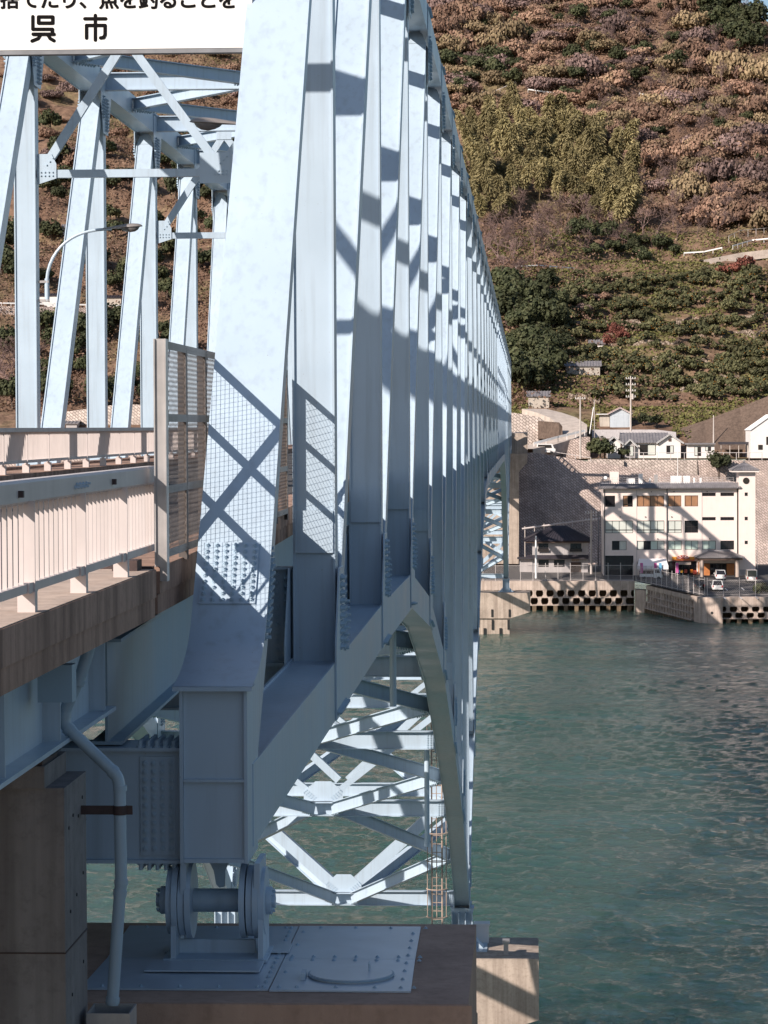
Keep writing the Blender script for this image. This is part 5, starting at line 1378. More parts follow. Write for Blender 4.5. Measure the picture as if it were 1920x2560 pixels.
# concrete road up the hill
def ribbon(pts, w, mat, name):
    m = MB(); vs = []; P_ = [Vector(p) for p in pts]
    for i, p in enumerate(P_):
        d = (P_[min(i+1, len(P_)-1)]-P_[max(i-1, 0)]); d.z = 0; d.normalize(); s = Vector((d.y, -d.x, 0))*w/2
        vs += [p-s, p+s, p-s-Vector((0, 0, 2)), p+s-Vector((0, 0, 2))]
    fs = []
    for i in range(len(P_)-1):
        o = 4*i; fs += [(o, o+1, o+5, o+4), (o+1, o+3, o+7, o+5), (o, o+4, o+6, o+2)]
    m.add(vs, fs); return structure(m.build(name, mat))
cl = [at(1300, 1122, 486), at(1352, 1112, 492), at(1400, 1098, 496), at(1432, 1080, 500), at(1432, 1062, 506), at(1408, 1044, 512), at(1375, 1032, 517), at(1335, 1022, 522)]
ribbon(cl, 5.2, 'road_concrete', 'hill_road')
guard_rail([at(1335, 1117, 489), at(1395, 1101, 492.5), at(1462, 1085, 496)], 'white guard rail on the outer side of the rising concrete road', beam_h=0.4)
guard_rail([at(1350, 1136, 481), at(1400, 1146, 481), at(1477, 1158, 481)], 'thin pale fence along the top of the huge stone wall', mat='fence_post', beam_h=0.1, h=1.0)
guard_rail([at(1575, 1147, 484.5), at(1745, 1147, 484.5), at(1905, 1147, 484.5)], 'greenish wire fence in front of the white house', mat='fence_post', beam_h=0.08, h=1.1)
ribbon([hit1(1750, 655)+Vector((0, 0, .6)), hit1(1850, 640)+Vector((0, 0, .6)), hit1(1950, 628)+Vector((0, 0, .6))], 5, 'road_concrete', 'upper_road')

# ---- windows and facades
def window(parent, x0, x1, z0, z1, Y, n, mats, sill=None, dark=None):
    """framed window in a recess: frame and panes; mats cycle over the panes; sill = share of a low row of panes"""
    f_ = 0.07; m = MB(); zs_ = z0+(z1-z0)*sill if sill else None
    m.span((x0, Y, z0), (x1, Y+0.06, z0+f_)); m.span((x0, Y, z1-f_), (x1, Y+0.06, z1))
    m.span((x0, Y, z0+f_), (x0+f_, Y+0.06, z1-f_)); m.span((x1-f_, Y, z0+f_), (x1, Y+0.06, z1-f_))
    for k in range(1, n): xx = x0+(x1-x0)*k/n; m.span((xx-0.035, Y, z0+f_), (xx+0.035, Y+0.06, z1-f_))
    if zs_: m.span((x0+f_, Y-0.004, zs_-0.06), (x1-f_, Y+0.056, zs_+0.06))
    w_ = m.build('window', 'bronze_frame', parent); w_['_world'] = True
    for k in range(n):
        a = x0+(x1-x0)*k/n; b2 = x0+(x1-x0)*(k+1)/n
        MB().span((a+0.035, Y+0.03+0.004*(k % 2), z0+0.04), (b2-0.035, Y+0.045+0.004*(k % 2), z1-0.04)).build('pane', mats[k % len(mats)], w_)
    return w_
def facade(parent, x0, x1, z0, z1, Y, holes, mat, thick=0.22, name='wall'):
    """front wall with real openings"""
    xs = sorted({x0, x1, *[h[0] for h in holes], *[h[1] for h in holes]}); zs_ = sorted({z0, z1, *[h[2] for h in holes], *[h[3] for h in holes]})
    m = MB()
    for a, b2 in zip(xs[:-1], xs[1:]):
        for c, d in zip(zs_[:-1], zs_[1:]):
            cx, cz = (a+b2)/2, (c+d)/2
            if any(h[0] < cx < h[1] and h[2] < cz < h[3] for h in holes): continue
            m.add([(a, Y, c), (b2, Y, c), (b2, Y, d), (a, Y, d)], [(0, 1, 2, 3)])
    for h in holes:
        a, b2, c, d = h[:4]
        m.add([(a, Y, c), (b2, Y, c), (b2, Y, d), (a, Y, d), (a, Y+thick, c), (b2, Y+thick, c), (b2, Y+thick, d), (a, Y+thick, d)], [(0, 4, 5, 1), (1, 5, 6, 2), (2, 6, 7, 3), (3, 7, 4, 0)])
    return m.build(name, mat, parent, fix=False)
def tile_roof(poly, parent, name='roof', mat='roof_tile', pitch=0.55, rib=0.07):
    """tiled slope from four corners (eave left, eave right, ridge right, ridge left) with raised ribs running up"""
    e0, e1, r1, r0 = [Vector(q) for q in poly]; n = max(2, int((e1-e0).length/pitch)); m = MB()
    nr = (e1-e0).cross(r0-e0).normalized()
    if nr.z < 0: nr = -nr
    m.add([e0, e1, r1, r0, e0-nr*0.12, e1-nr*0.12, r1-nr*0.12, r0-nr*0.12], [(0, 1, 2, 3), (7, 6, 5, 4), (0, 4, 5, 1), (1, 5, 6, 2), (2, 6, 7, 3), (3, 7, 4, 0)])
    ro = m.build(name, mat, parent); ro['_world'] = True
    mm = MB()
    for k in range(n+1):
        a = e0.lerp(e1, k/n); b2 = r0.lerp(r1, k/n)
        if (b2-a).length > 0.3: mm.beam(a+nr*0.03, b2+nr*0.03, 0.14, rib+0.03, up=nr)
    stuff(mm.build('tile_ribs', mat, ro))
    return ro

# ---- the four storey building
YB = 433.0
def b3(cx, cy): return at(1480+cx*440/1659, 1150+cy*440/1659, YB)
bd = thing('office_building', 'four storey pinkish building with tiled eaves and a square stair tower', 'building', (24, YB, ZG), worldparts=True)
x0 = b3(105, 0).x; x1 = b3(1372, 0).x; zt_ = b3(0, 262).z; z0 = ZG
wins = [(122, 217, 337, 442, 1, ['window_glass'], .12), (291, 384, 337, 442, 2, ['brown_blind', 'window_glass'], .2), (420, 679, 337, 440, 4, ['brown_blind'], None), (715, 841, 337, 440, 2, ['brown_blind'], None), (873, 1000, 337, 440, 2, ['brown_blind'], None),
        (1036, 1166, 312, 344, 2, ['window_glass'], None), (1210, 1339, 312, 344, 2, ['window_glass'], None),
        (124, 386, 573, 690, 4, ['blind'], .25), (422, 681, 573, 690, 4, ['blind'], .25), (716, 844, 573, 690, 2, ['blind'], .25), (873, 1000, 573, 688, 2, ['window_glass'], .5),
        (1036, 1166, 541, 572, 2, ['window_glass'], None), (1210, 1339, 541, 572, 2, ['window_glass'], None),
        (187, 324, 763, 850, 2, ['window_glass', 'blind'], None), (422, 681, 763, 848, 4, ['blind', 'window_glass', 'green_blind'], None), (716, 844, 763, 848, 2, ['green_blind'], None), (874, 1001, 763, 848, 2, ['green_blind'], None), (1036, 1167, 763, 847, 2, ['green_blind'], None), (1210, 1339, 763, 847, 2, ['window_glass'], None)]
holes = [(b3(a, 0).x, b3(b2, 0).x, b3(0, d).z, b3(0, c).z) for a, b2, c, d, *_ in wins]
gar = (b3(122, 0).x, b3(389, 0).x, ZG+0.02, b3(0, 902).z); shop = (b3(716, 0).x, b3(985, 0).x, ZG+0.02, b3(0, 955).z); ent = (b3(1050, 0).x, b3(1340, 0).x, ZG+0.02, b3(0, 975).z)
facade(bd, x0, x1, z0, zt_, YB, holes+[gar, shop, ent], 'facade')
m = MB(); m.add([(x0, YB, z0), (x0, YB+12, z0), (x0, YB+12, zt_), (x0, YB, zt_), (x1, YB, z0), (x1, YB+12, z0), (x1, YB+12, zt_), (x1, YB, zt_)], [(0, 3, 2, 1), (4, 5, 6, 7), (1, 2, 6, 5), (3, 7, 6, 2)]); m.build('side_wall', 'facade', bd, fix=False)
MB().span((x0+0.1, YB+1.2, z0), (x1-0.1, YB+1.3, zt_-0.1)).build('inner_wall', 'dark_wood', bd)
for (a, b2, c, d, n, ms, sl_), h in zip(wins, holes): window(bd, h[0]+0.002, h[1]-0.002, h[2]+0.002, h[3]-0.002, YB+0.12, n, ms, sl_)
for k in (420, 700, 1036):     # panel joints and downpipes
    xx = b3(k, 0).x; MB().span((xx-0.03, YB-0.035, ZG+0.1), (xx+0.03, YB-0.003, zt_-0.3)).build('joint_cover', 'grey_wall', bd)
for k in (700, 1362, 108):
    xx = b3(k, 0).x; MB().cyl((xx+0.12, YB-0.09, ZG), (xx+0.12, YB-0.09, zt_-0.1), 0.055, 6).build('downpipe', 'bronze_frame', bd)
MB().span((gar[0], YB+0.4, ZG+0.03), (gar[1], YB+0.5, gar[3])).build('garage_door', 'window_glass', bd)
for (cx, cy) in ((560, 300), (773, 298), (1085, 297), (265, 537), (503, 536), (750, 535), (619, 743), (1109, 743)):
    p = b3(cx, cy); MB().box((p.x, YB-0.08, p.z), (0.16, 0.15, 0.12)).build('vent_hood', 'bronze_frame', bd)
# tiled eave all along the roof edge
e0 = at(1480+62*.2652, 1150+268*.2652, YB-0.9); e1 = at(1480+1402*.2652, 1150+262*.2652, YB-0.9); r0 = at(1480+95*.2652, 1150+226*.2652, YB+0.3); r1 = at(1480+1370*.2652, 1150+214*.2652, YB+0.3)
tile_roof((e0, e1, r1, r0), bd, 'eave_roof', pitch=0.36, rib=0.09)
MB().span((x0, YB+0.3, zt_-0.05), (x1, YB+12, zt_+0.55)).build('roof_slab', 'grey_wall', bd)
rt = zt_+0.9
m = MB()
for k in range(25): xx = x0+0.6+(x1-x0-1.2)*k/24; m.cyl((xx, YB+0.6, rt-0.5), (xx, YB+0.6, rt+0.65), 0.02, 4)
for zz in (0.0, 0.33, 0.62): m.cyl((x0+0.6, YB+0.6, rt+zz), (x1-0.6, YB+0.6, rt+zz), 0.018, 4)
m.build('roof_railing', 'fence_post', bd)
for (cx0, cx1, cy0, cy1, dd, mt) in ((172, 256, 112, 218, 1.4, 'facade'), (443, 482, 132, 218, 1, 'white_paint'), (545, 558, 175, 218, 0.4, 'white_paint'), (592, 625, 140, 218, 0.9, 'galvanised'), (748, 850, 152, 218, 1.5, 'white_paint'), (866, 930, 152, 218, 1.3, 'white_paint'), (960, 978, 170, 218, 0.4, 'white_paint'), (1020, 1040, 172, 218, 0.4, 'white_paint'), (330, 408, 176, 190, 0.6, 'white_paint')):
    p = b3(cx0, cy0); q = b3(cx1, cy1); MB().span((p.x, YB+1.6, zt_+0.56), (q.x, YB+1.6+dd, p.z)).build('roof_unit', mt, bd)
p = b3(128, 170); MB().cyl((p.x, YB+1.0, p.z-0.05), (p.x, YB+0.85, p.z+0.03), 0.28, 14).build('dish', 'white_paint', bd, smooth=True)
MB().cyl((p.x, YB+1.2, zt_+0.5), (p.x, YB+1.05, p.z), 0.03, 6).build('dish_mast', 'galvanised', bd)
xx = b3(815, 0).x; MB().cyl((xx, YB+2.4, zt_+0.5), (xx, YB+2.4, b3(0, -120).z), 0.05, 6).build('antenna', 'white_paint', bd)
# stair tower
tx0 = b3(1380, 0).x; tx1 = b3(1537, 0).x; tz = b3(0, 112).z
th = [(b3(1436, 0).x, b3(1466, 0).x, b3(0, b2).z, b3(0, a).z) for a, b2 in ((310, 343), (538, 571), (763, 795))]
facade(bd, tx0, tx1, ZG, tz, YB-0.6, th, 'facade', name='tower_wall')
m = MB(); m.add([(tx0, YB-0.6, ZG), (tx0, YB+4, ZG), (tx0, YB+4, tz), (tx0, YB-0.6, tz), (tx1, YB-0.6, ZG), (tx1, YB+4, ZG), (tx1, YB+4, tz), (tx1, YB-0.6, tz)], [(0, 3, 2, 1), (4, 5, 6, 7), (1, 2, 6, 5), (3, 7, 6, 2)]); m.build('tower_wall', 'facade', bd, fix=False)
MB().span((tx0+0.1, YB-0.2, ZG), (tx1-0.1, YB-0.1, tz-0.2)).build('inner_wall', 'dark_wood', bd)
for h in th: window(bd, h[0]+.002, h[1]-.002, h[2]+.002, h[3]-.002, YB-0.5, 1, ['window_glass'])
c = b3(1450, 195); MB().cyl((c.x, YB-0.66, c.z), (c.x, YB-0.58, c.z), 0.50, 32).build('round_window', 'bronze_frame', bd, smooth=True)
MB().cyl((c.x, YB-0.68, c.z), (c.x, YB-0.664, c.z), 0.43, 32).build('round_pane', 'window_glass', bd, smooth=True)
# pyramid roof
ex0, ex1 = b3(1312, 0).x, b3(1570, 0).x; ez = b3(0, 100).z; ey0, ey1 = YB-1.5, YB+4.9; ap_ = Vector(((ex0+ex1)/2, YB+1.7, b3(0, 30).z))
cs = [Vector((ex0, ey0, ez)), Vector((ex1, ey0, ez)), Vector((ex1, ey1, ez)), Vector((ex0, ey1, ez))]
for k in range(4): tile_roof((cs[k], cs[(k+1) % 4], ap_+Vector((0.01*k, 0, 0)), ap_), bd, 'tower_roof', pitch=0.42)
MB().span((ex0+0.05, ey0+0.05, ez-0.30), (ex1-0.05, ey1-0.05, ez-0.13)).build('tower_soffit', 'facade', bd)
MB().box(ap_+Vector((0, 0, 0.1)), (0.3, 0.3, 0.35)).build('finial', 'roof_tile', bd)
MB().span((tx0-0.02, YB-0.66, ZG), (tx1+0.05, YB-0.603, ZG+0.9)).build('plinth', 'grey_wall', bd)
# entrance porch with tiled hip roof
pe0, pe1 = b3(965, 930), b3(1420, 930); yr0 = YB-4.2; zr = b3(0, 860).z; r_0 = b3(1090, 0).x; r_1 = b3(1290, 0).x
ze = at(0, 1150+932*.2652, YB-4.2).z
tile_roof(((pe0.x, yr0, ze), (pe1.x, yr0, ze), (r_1, YB-1.2, zr-0.02), (r_0, YB-1.2, zr-0.02)), bd, 'porch_roof', pitch=0.36)
tile_roof(((pe0.x, YB-0.05, ze), (pe0.x, yr0, ze), (r_0, YB-1.2, zr-0.02), (r_0-.01, YB-1.1, zr-0.02)), bd, 'porch_roof', pitch=0.36)
tile_roof(((pe1.x, yr0, ze), (pe1.x, YB-0.05, ze), (r_1+.01, YB-1.1, zr-0.02), (r_1, YB-1.2, zr-0.02)), bd, 'porch_roof', pitch=0.36)
MB().cyl((r_0-0.1, YB-1.2, zr+0.08), (r_1+0.1, YB-1.2, zr+0.08), 0.14, 8).build('ridge', 'roof_tile', bd)
MB().span((pe0.x+0.3, yr0+0.25, ze-0.42), (pe1.x-0.3, YB-0.1, ze-0.10)).build('porch_beam', 'dark_wood', bd)
for cx in (1021, 1354): p = b3(cx, 0); MB().cyl((p.x, YB-3.6, gz(p.x, YB-3.6)-0.1), (p.x, YB-3.6, ze-0.42), 0.30, 16).build('column', 'seawall', bd, smooth=True)
for a, b2 in ((1052, 1108), (1268, 1342)):
    n = 6 if a < 1200 else 8
    for k in range(n):
        xx = b3(a+(b2-a)*(k+.5)/n, 0).x; MB().span((xx-0.07, YB-0.35, ZG), (xx+0.07, YB-0.25, ent[3]-0.05)).build('lattice_slat', 'orange_wood', bd)
    MB().span((b3(a, 0).x, YB-0.24, ZG+1.3), (b3(b2, 0).x, YB-0.2, ZG+1.42)).build('lattice_rail', 'orange_wood', bd)
window(bd, b3(1112, 0).x, b3(1262, 0).x, ZG+0.05, ent[3]-0.05, YB+0.2, 4, ['window_glass'])
# shop front with striped sign
s0, s1 = b3(753, 0).x, b3(962, 0).x; zs_t, zs_b = b3(0, 913).z, b3(0, 950).z
shp = MB().span((s0, YB-0.5, zs_b), (s1, YB-0.06, zs_t)).build('shop_sign', 'shop_yellow', bd); shp['_world'] = True
hh = (zs_t-zs_b)
MB().span((s0, YB-0.506, zs_b+hh*.62), (s1, YB-0.5005, zs_b+hh*.80)).build('stripe', 'shop_orange', shp)
MB().span((s0, YB-0.506, zs_b+hh*.02), (s1, YB-0.5005, zs_b+hh*.30)).build('stripe', 'shop_red', shp)
cxm = b3(855, 0).x; rr_ = 0.95
arc = [(rr_*1.1*math.cos(t), rr_*0.62*math.sin(t)) for t in [math.pi*k/16 for k in range(17)]]
MB().prism(arc, (0, 0.06, 0), (cxm, YB-0.58, zs_b+hh*.45), (1, 0, 0), (0, 0, 1)).build('sun_emblem', 'shop_red', shp)
for k in range(5):
    t0 = math.pi*(0.12+0.18*k); t1 = t0+0.17
    MB().prism([(0.35*math.cos(t0), 0.25*math.sin(t0)), (0.98*math.cos(t0), 0.54*math.sin(t0)), (0.98*math.cos(t1), 0.54*math.sin(t1)), (0.35*math.cos(t1), 0.25*math.sin(t1))], (0, -0.006, 0), (cxm, YB-0.584, zs_b+hh*.45), (1, 0, 0), (0, 0, 1)).build('emblem_ray', 'white_paint', shp)
MB().span((b3(788, 0).x, YB-0.95, b3(0, 985).z), (b3(928, 0).x, YB-0.1, b3(0, 960).z)).build('awning', 'seawall', bd)
window(bd, shop[0]+.01, shop[1]-.01, ZG+0.05, shop[3]-.01, YB+0.2, 4, ['window_glass'])
for (a, b2, c, d, mt) in ((815, 828, 1035, 1070, 'sky_blue'), (832, 856, 1035, 1058, 'shop_yellow'), (868, 895, 1030, 1062, 'shop_red'), (925, 948, 1030, 1062, 'shop_orange'), (950, 985, 1038, 1075, 'shop_red'), (1000, 1010, 960, 1075, 'orange_wood')):
    p = b3(a, c); q = b3(b2, d); MB().span((p.x, YB-0.65, q.z), (q.x, YB-0.3, p.z)).build('shop_display', mt, bd)
# tent in front of the left bays
tn = thing('event_tent', 'white event tent in front of the building beside the light truck', 'tent', (b3(560, 0).x, YB-3, ZG), worldparts=True)
ta, tb = b3(415, 0).x, b3(705, 0).x; zt1, zt2 = b3(0, 945).z, b3(0, 1015).z
m = MB(); m.add([(ta, YB-4.6, zt2+0.5), (tb, YB-4.6, zt2+0.5), (tb-.3, YB-2.6, zt1+0.35), (ta+.3, YB-2.6, zt1+0.35), (ta, YB-0.6, zt2+0.5), (tb, YB-0.6, zt2+0.5), (ta, YB-4.6, zt2-.05), (tb, YB-4.6, zt2-.05)], [(0, 1, 2, 3), (3, 2, 5, 4), (6, 7, 1, 0)]); m.build('canopy', 'tent_white', tn)
for xx in (ta+.05, (ta+tb)/2, tb-.05):
    for yy in (YB-4.5, YB-0.7): MB().cyl((xx, yy, ZG), (xx, yy, zt2+0.5), 0.03, 6).build('pole', 'galvanised', tn)
MB().span((ta+.4, YB-2.2, ZG), (tb-.6, YB-1.4, ZG+0.8)).build('table', 'dark_wood', tn)
for k, (cx, mt) in enumerate(((440, 'magenta'), (570, 'magenta'), (615, 'sky_blue'), (772, 'magenta'))):
    p = b3(cx, 1030); bn = thing('banner_flag', ['magenta banner flag at the left end of the tent', 'pink banner flag in the middle of the tent', 'blue banner flag at the right end of the tent', 'thin magenta banner flag by the shop door'][k], 'banner', (p.x, YB-4.9, ZG), 'banner flags', worldparts=True)
    MB().cyl((p.x, YB-4.9, ZG), (p.x, YB-4.9, ZG+2.2), 0.015, 5).build('pole', 'white_paint', bn)
    MB().span((p.x+.02, YB-4.905, ZG+0.6), (p.x+.45, YB-4.895, ZG+2.15)).build('cloth', mt, bn)

# ---- cars
def car(px, py, Y, label, body, L=3.6, W=1.55, H=1.5, van=False, rear=True):
    p = at(px, py, Y); p.z = gz(p.x, Y)
    t = thing('parked_car', label, 'car', p, 'cars in the car park')
    # rear faces the viewer (-Y)
    hb = 0.95 if van else 0.88
    side = [(-L/2, 0.28), (-L/2-0.0, 0.62), (-L/2+0.06, hb), (L/2-0.75, hb-0.02), (L/2-0.12, hb-0.22), (L/2, 0.5), (L/2-0.04, 0.25)]
    bm = bmesh.new(); n = len(side); va = [bm.verts.new((-W/2, a, b2)) for a, b2 in side]; vb = [bm.verts.new((W/2, a, b2)) for a, b2 in side]
    bm.faces.new(va); bm.faces.new(vb[::-1])
    for i in range(n): bm.faces.new((va[i], vb[i], vb[(i+1) % n], va[(i+1) % n])) if True else None
    bmesh.ops.recalc_face_normals(bm, faces=bm.faces); bmesh.ops.bevel(bm, geom=bm.edges[:], offset=0.09, segments=2, affect='EDGES')
    me = bpy.data.meshes.new('body'); bm.to_mesh(me); bm.free(); me.materials.append(MATS[body]); me.polygons.foreach_set('use_smooth', [True]*len(me.polygons)); link('body', me, t)
    zt = H; r0, r1 = (-L/2+0.12, L/2-1.0) if not van else (-L/2+0.06, L/2-0.7)
    g = MB(); tp = 0.16 if not van else 0.09
    lo = [(-W/2+.06, r0, hb-.03), (W/2-.06, r0, hb-.03), (W/2-.06, r1, hb-.03), (-W/2+.06, r1, hb-.03)]
    hi = [(-W/2+tp, r0+0.28*(not van)+.05, zt-.06), (W/2-tp, r0+0.28*(not van)+.05, zt-.06), (W/2-tp, r1-0.55, zt-.06), (-W/2+tp, r1-0.55, zt-.06)]
    g.add(lo+hi, [(0, 1, 5, 4), (1, 2, 6, 5), (2, 3, 7, 6), (3, 0, 4, 7), (4, 5, 6, 7)]); g.build('glazing', 'window_glass', t)
    rf = MB(); rf.span((-W/2+tp-.02, hi[0][1]-.04, zt-.06), (W/2-tp+.02, hi[2][1]+.05, zt)); rf.build('roof', body, t)
    for i in range(4):
        MB().beam(lo[i], hi[i], 0.09, 0.07, up=(0, 1, 0)).build('pillar', body, t)
    for sx in (-1, 1):
        for yy in (-L/2+0.65, L/2-0.7):
            MB().cyl((sx*(W/2-.18), yy, 0.28), (sx*(W/2-.0), yy, 0.28), 0.28, 14).build('wheel', 'rubber', t)
        MB().span((sx*(W/2-.12)-.08, -L/2-.015, 0.55), (sx*(W/2-.12)+.08, -L/2+.02, 0.82)).build('tail_light', 'tail_red', t)
        MB().box((sx*(W/2+.07), L/2-1.25, hb+.05), (0.14, 0.08, 0.12)).build('mirror', body, t)
    MB().span((-.17, -L/2-.012, 0.45), (.17, -L/2+.01, 0.62)).build('number_plate', 'white_paint', t)
    MB().span((-W/2+.05, -L/2-.03, 0.25), (W/2-.05, -L/2+.05, 0.42)).build('bumper', body, t)
    return t
car(1800, 1462, 424, 'white hatchback parked further back near the porch', 'car_white')
car(1792, 1485, 403, 'white hatchback parked nearest the sea wall fence', 'car_white', H=1.52)
car(1748, 1482, 405, 'black car parked beside the white hatchback', 'car_black', L=3.9, H=1.45)
car(1878, 1466, 419, 'pale boxy van parked at the right of the car park', 'car_silver', L=3.4, H=1.85, van=True)
# light truck, seen from the side
def truck(px, py, Y):
    p = at(px, py, Y); p.z = gz(p.x, Y); t = thing('light_truck', 'small white flatbed truck parked in front of the white tent', 'truck', p)
    L = 3.3; W = 1.45
    MB().prism([(0.35, 0.35), (1.62, 0.35), (1.66, 0.75), (1.5, 1.1), (1.2, 1.72), (0.42, 1.75), (0.38, 1.1)], (0, W, 0), (0, -W/2, 0), (1, 0, 0), (0, 0, 1)).build('cab', 'car_white', t)
    MB().prism([(0.55, 1.08), (1.32, 1.08), (1.12, 1.6), (0.55, 1.6)], (0, 0.012, 0), (0, -W/2-.014, 0), (1, 0, 0), (0, 0, 1)).build('side_window', 'window_glass', t)
    MB().span((-1.7, -W/2, 0.5), (0.3, W/2, 0.62)).build('bed_floor', 'car_white', t)
    for yy in (-W/2+.02, W/2-.02): MB().span((-1.7, yy-.02, 0.62), (0.3, yy+.02, 0.88)).build('bed_side', 'car_white', t)
    MB().span((-1.74, -W/2, 0.5), (-1.705, W/2, 0.88)).build('tailgate', 'car_white', t)
    for xx in (-1.0, 1.1):
        for sy in (-1, 1): MB().cyl((xx, sy*(W/2-.16), 0.28), (xx, sy*(W/2+.02), 0.28), 0.28, 14).build('wheel', 'rubber', t)
    MB().span((1.60, -W/2+.05, 0.5), (1.68, -W/2+.35, 0.68)).build('headlight', 'lamp_glass', t)
truck(1628, 1447, 423.5)
def hill_car():
    p = at(1365, 1135, 489); t = thing('parked_van', 'small white and grey van on the road at the end of the bridge', 'van', p)
    MB().prism([(-1.6, .3), (1.6, .3), (1.65, .9), (1.4, 1.0), (1.1, 1.75), (-1.55, 1.8), (-1.65, 1.0)], (0, 1.5, 0), (0, -.75, 0), (1, 0, 0), (0, 0, 1)).build('body', 'car_white', t)
    MB().prism([(-1.4, 1.05), (1.05, 1.05), (0.9, 1.6), (-1.4, 1.65)], (0, .02, 0), (0, -.775, 0), (1, 0, 0), (0, 0, 1)).build('side_window', 'window_glass', t)
    for xx in (-1.0, 1.0):
        for sy in (-1, 1): MB().cyl((xx, sy*.6, .28), (xx, sy*.77, .28), .28, 12).build('wheel', 'rubber', t)
hill_car()

# ---- houses
def gable(parent, x0, x1, y0, y1, z0, eave, ridge, axis, wall, roof, over=0.5, name='roof'):
    """house block with a two-sided tiled roof; axis 'x' = ridge along x (slope faces the viewer), 'y' = gable faces the viewer"""
    if axis == 'x':
        ym = (y0+y1)/2
        MB().prism([(y0, z0), (y1, z0), (y1, eave), (ym, ridge-.15), (y0, eave)], (x1-x0, 0, 0), (x0, 0, 0), (0, 1, 0), (0, 0, 1)).build('wall', wall, parent)
        k = (ridge-eave)/(ym-y0); de = over*k
        tile_roof(((x0-over, y0-over, eave-de), (x1+over, y0-over, eave-de), (x1+over, ym, ridge), (x0-over, ym, ridge)), parent, name, roof)
        tile_roof(((x1+over, y1+over, eave-de), (x0-over, y1+over, eave-de), (x0-over, ym+.02, ridge), (x1+over, ym+.02, ridge)), parent, name, roof)
    else:
        xm = (x0+x1)/2
        MB().prism([(x0, z0), (x1, z0), (x1, eave), (xm, ridge-.15), (x0, eave)], (0, y1-y0, 0), (0, y0, 0), (1, 0, 0), (0, 0, 1)).build('wall', wall, parent)
        k = (ridge-eave)/(xm-x0); de = over*k
        tile_roof(((x0-over, y1+over, eave-de), (x0-over, y0-over, eave-de), (xm, y0-over, ridge), (xm, y1+over, ridge)), parent, name, roof)
        tile_roof(((x1+over, y0-over, eave-de), (x1+over, y1+over, eave-de), (xm+.02, y1+over, ridge), (xm+.02, y0-over, ridge)), parent, name, roof)
        for (a, b2) in (((x0-over, eave-de), (xm, ridge)), ((x1+over, eave-de), (xm, ridge))):
            MB().beam((a[0], y0-over-.03, a[1]+.02), (b2[0], y0-over-.03, b2[1]+.02), 0.06, 0.22, up=(0, 0, 1)).build('barge_board', 'white_paint', parent)
def X_(px, Y): return at(px, 1066, Y).x
def Z_(py, Y, px=1600): return at(px, py, Y).z
# two storey house under a dark hipped roof, in the bridge's shade
Yh = 442.0
hs = thing('dark_roofed_house', 'grey two storey house with a dark hipped roof between pier and building', 'house', (X_(1400, Yh), Yh, ZG), worldparts=True)
hx0, hx1 = X_(1330, Yh), X_(1469, Yh); hz1 = Z_(1352, Yh)
hw = [(1345, 1370, 1358, 1377, 2), (1425, 1453, 1358, 1377, 2), (1345, 1371, 1399, 1417, 2), (1384, 1411, 1399, 1417, 2)]
hh_ = [(X_(a, Yh), X_(b2, Yh), Z_(d, Yh), Z_(c, Yh)) for a, b2, c, d, n in hw]
dr = (X_(1426, Yh), X_(1452, Yh), ZG+0.02, Z_(1405, Yh))
facade(hs, hx0, hx1, ZG, hz1, Yh, hh_+[dr], 'grey_wall')
m = MB(); m.add([(hx0, Yh, ZG), (hx0, Yh+8, ZG), (hx0, Yh+8, hz1), (hx0, Yh, hz1), (hx1, Yh, ZG), (hx1, Yh+8, ZG), (hx1, Yh+8, hz1), (hx1, Yh, hz1)], [(0, 3, 2, 1), (4, 5, 6, 7), (1, 2, 6, 5)]); m.build('side_wall', 'grey_wall', hs, fix=False)
MB().span((hx0+.1, Yh+1, ZG), (hx1-.1, Yh+1.1, hz1-.1)).build('inner_wall', 'rubber', hs)
for h, w_ in zip(hh_, hw): window(hs, h[0]+.002, h[1]-.002, h[2]+.002, h[3]-.002, Yh+.1, w_[4], ['window_glass'])
MB().span((dr[0], Yh+.15, dr[2]), (dr[1], Yh+.2, dr[3])).build('door', 'dark_wood', hs)
MB().span((dr[0]+.1, Yh-.05, dr[3]+.1), (dr[1]-.3, Yh-.004, dr[3]+.5)).build('name_board', 'rust_pipe', hs)
ov = 1.0; e = hz1+.05; rz = Z_(1317, Yh); cs = [Vector((hx0-ov-.3, Yh-ov, e)), Vector((hx1+ov-.3, Yh-ov, e)), Vector((hx1+ov-.3, Yh+9, e)), Vector((hx0-ov-.3, Yh+9, e))]
ra, rb = Vector((X_(1383, Yh), Yh+4, rz)), Vector((X_(1415, Yh), Yh+4, rz))
tile_roof((cs[0], cs[1], rb, ra), hs, 'roof', 'roof_dark'); tile_roof((cs[2], cs[3], ra, rb), hs, 'roof', 'roof_dark')
tile_roof((cs[3], cs[0], ra, ra+Vector((.01, 0, 0))), hs, 'roof', 'roof_dark'); tile_roof((cs[1], cs[2], rb, rb+Vector((.01, 0, 0))), hs, 'roof', 'roof_dark')
MB().span((cs[0].x+.2, Yh-ov+.2, e-.3), (cs[1].x-.2, Yh+8.5, e-.14)).build('soffit', 'dark_wood', hs)
zc_ = Z_(1390, Yh); m = MB(); m.add([(hx0-.9, Yh-.9, zc_-.25), (hx1+.1, Yh-.9, zc_-.25), (hx1+.1, Yh-.01, zc_+.2), (hx0-.9, Yh-.01, zc_+.2), (hx0-.9, Yh-.9, zc_-.4), (hx1+.1, Yh-.9, zc_-.4)], [(0, 1, 2, 3), (4, 5, 1, 0)]); m.build('canopy', 'roof_dark', hs)
MB().span((hx0-2.0, Yh+1.5, ZG), (hx0-.01, Yh+5, zc_-.5)).build('lean_to', 'grey_wall', hs)
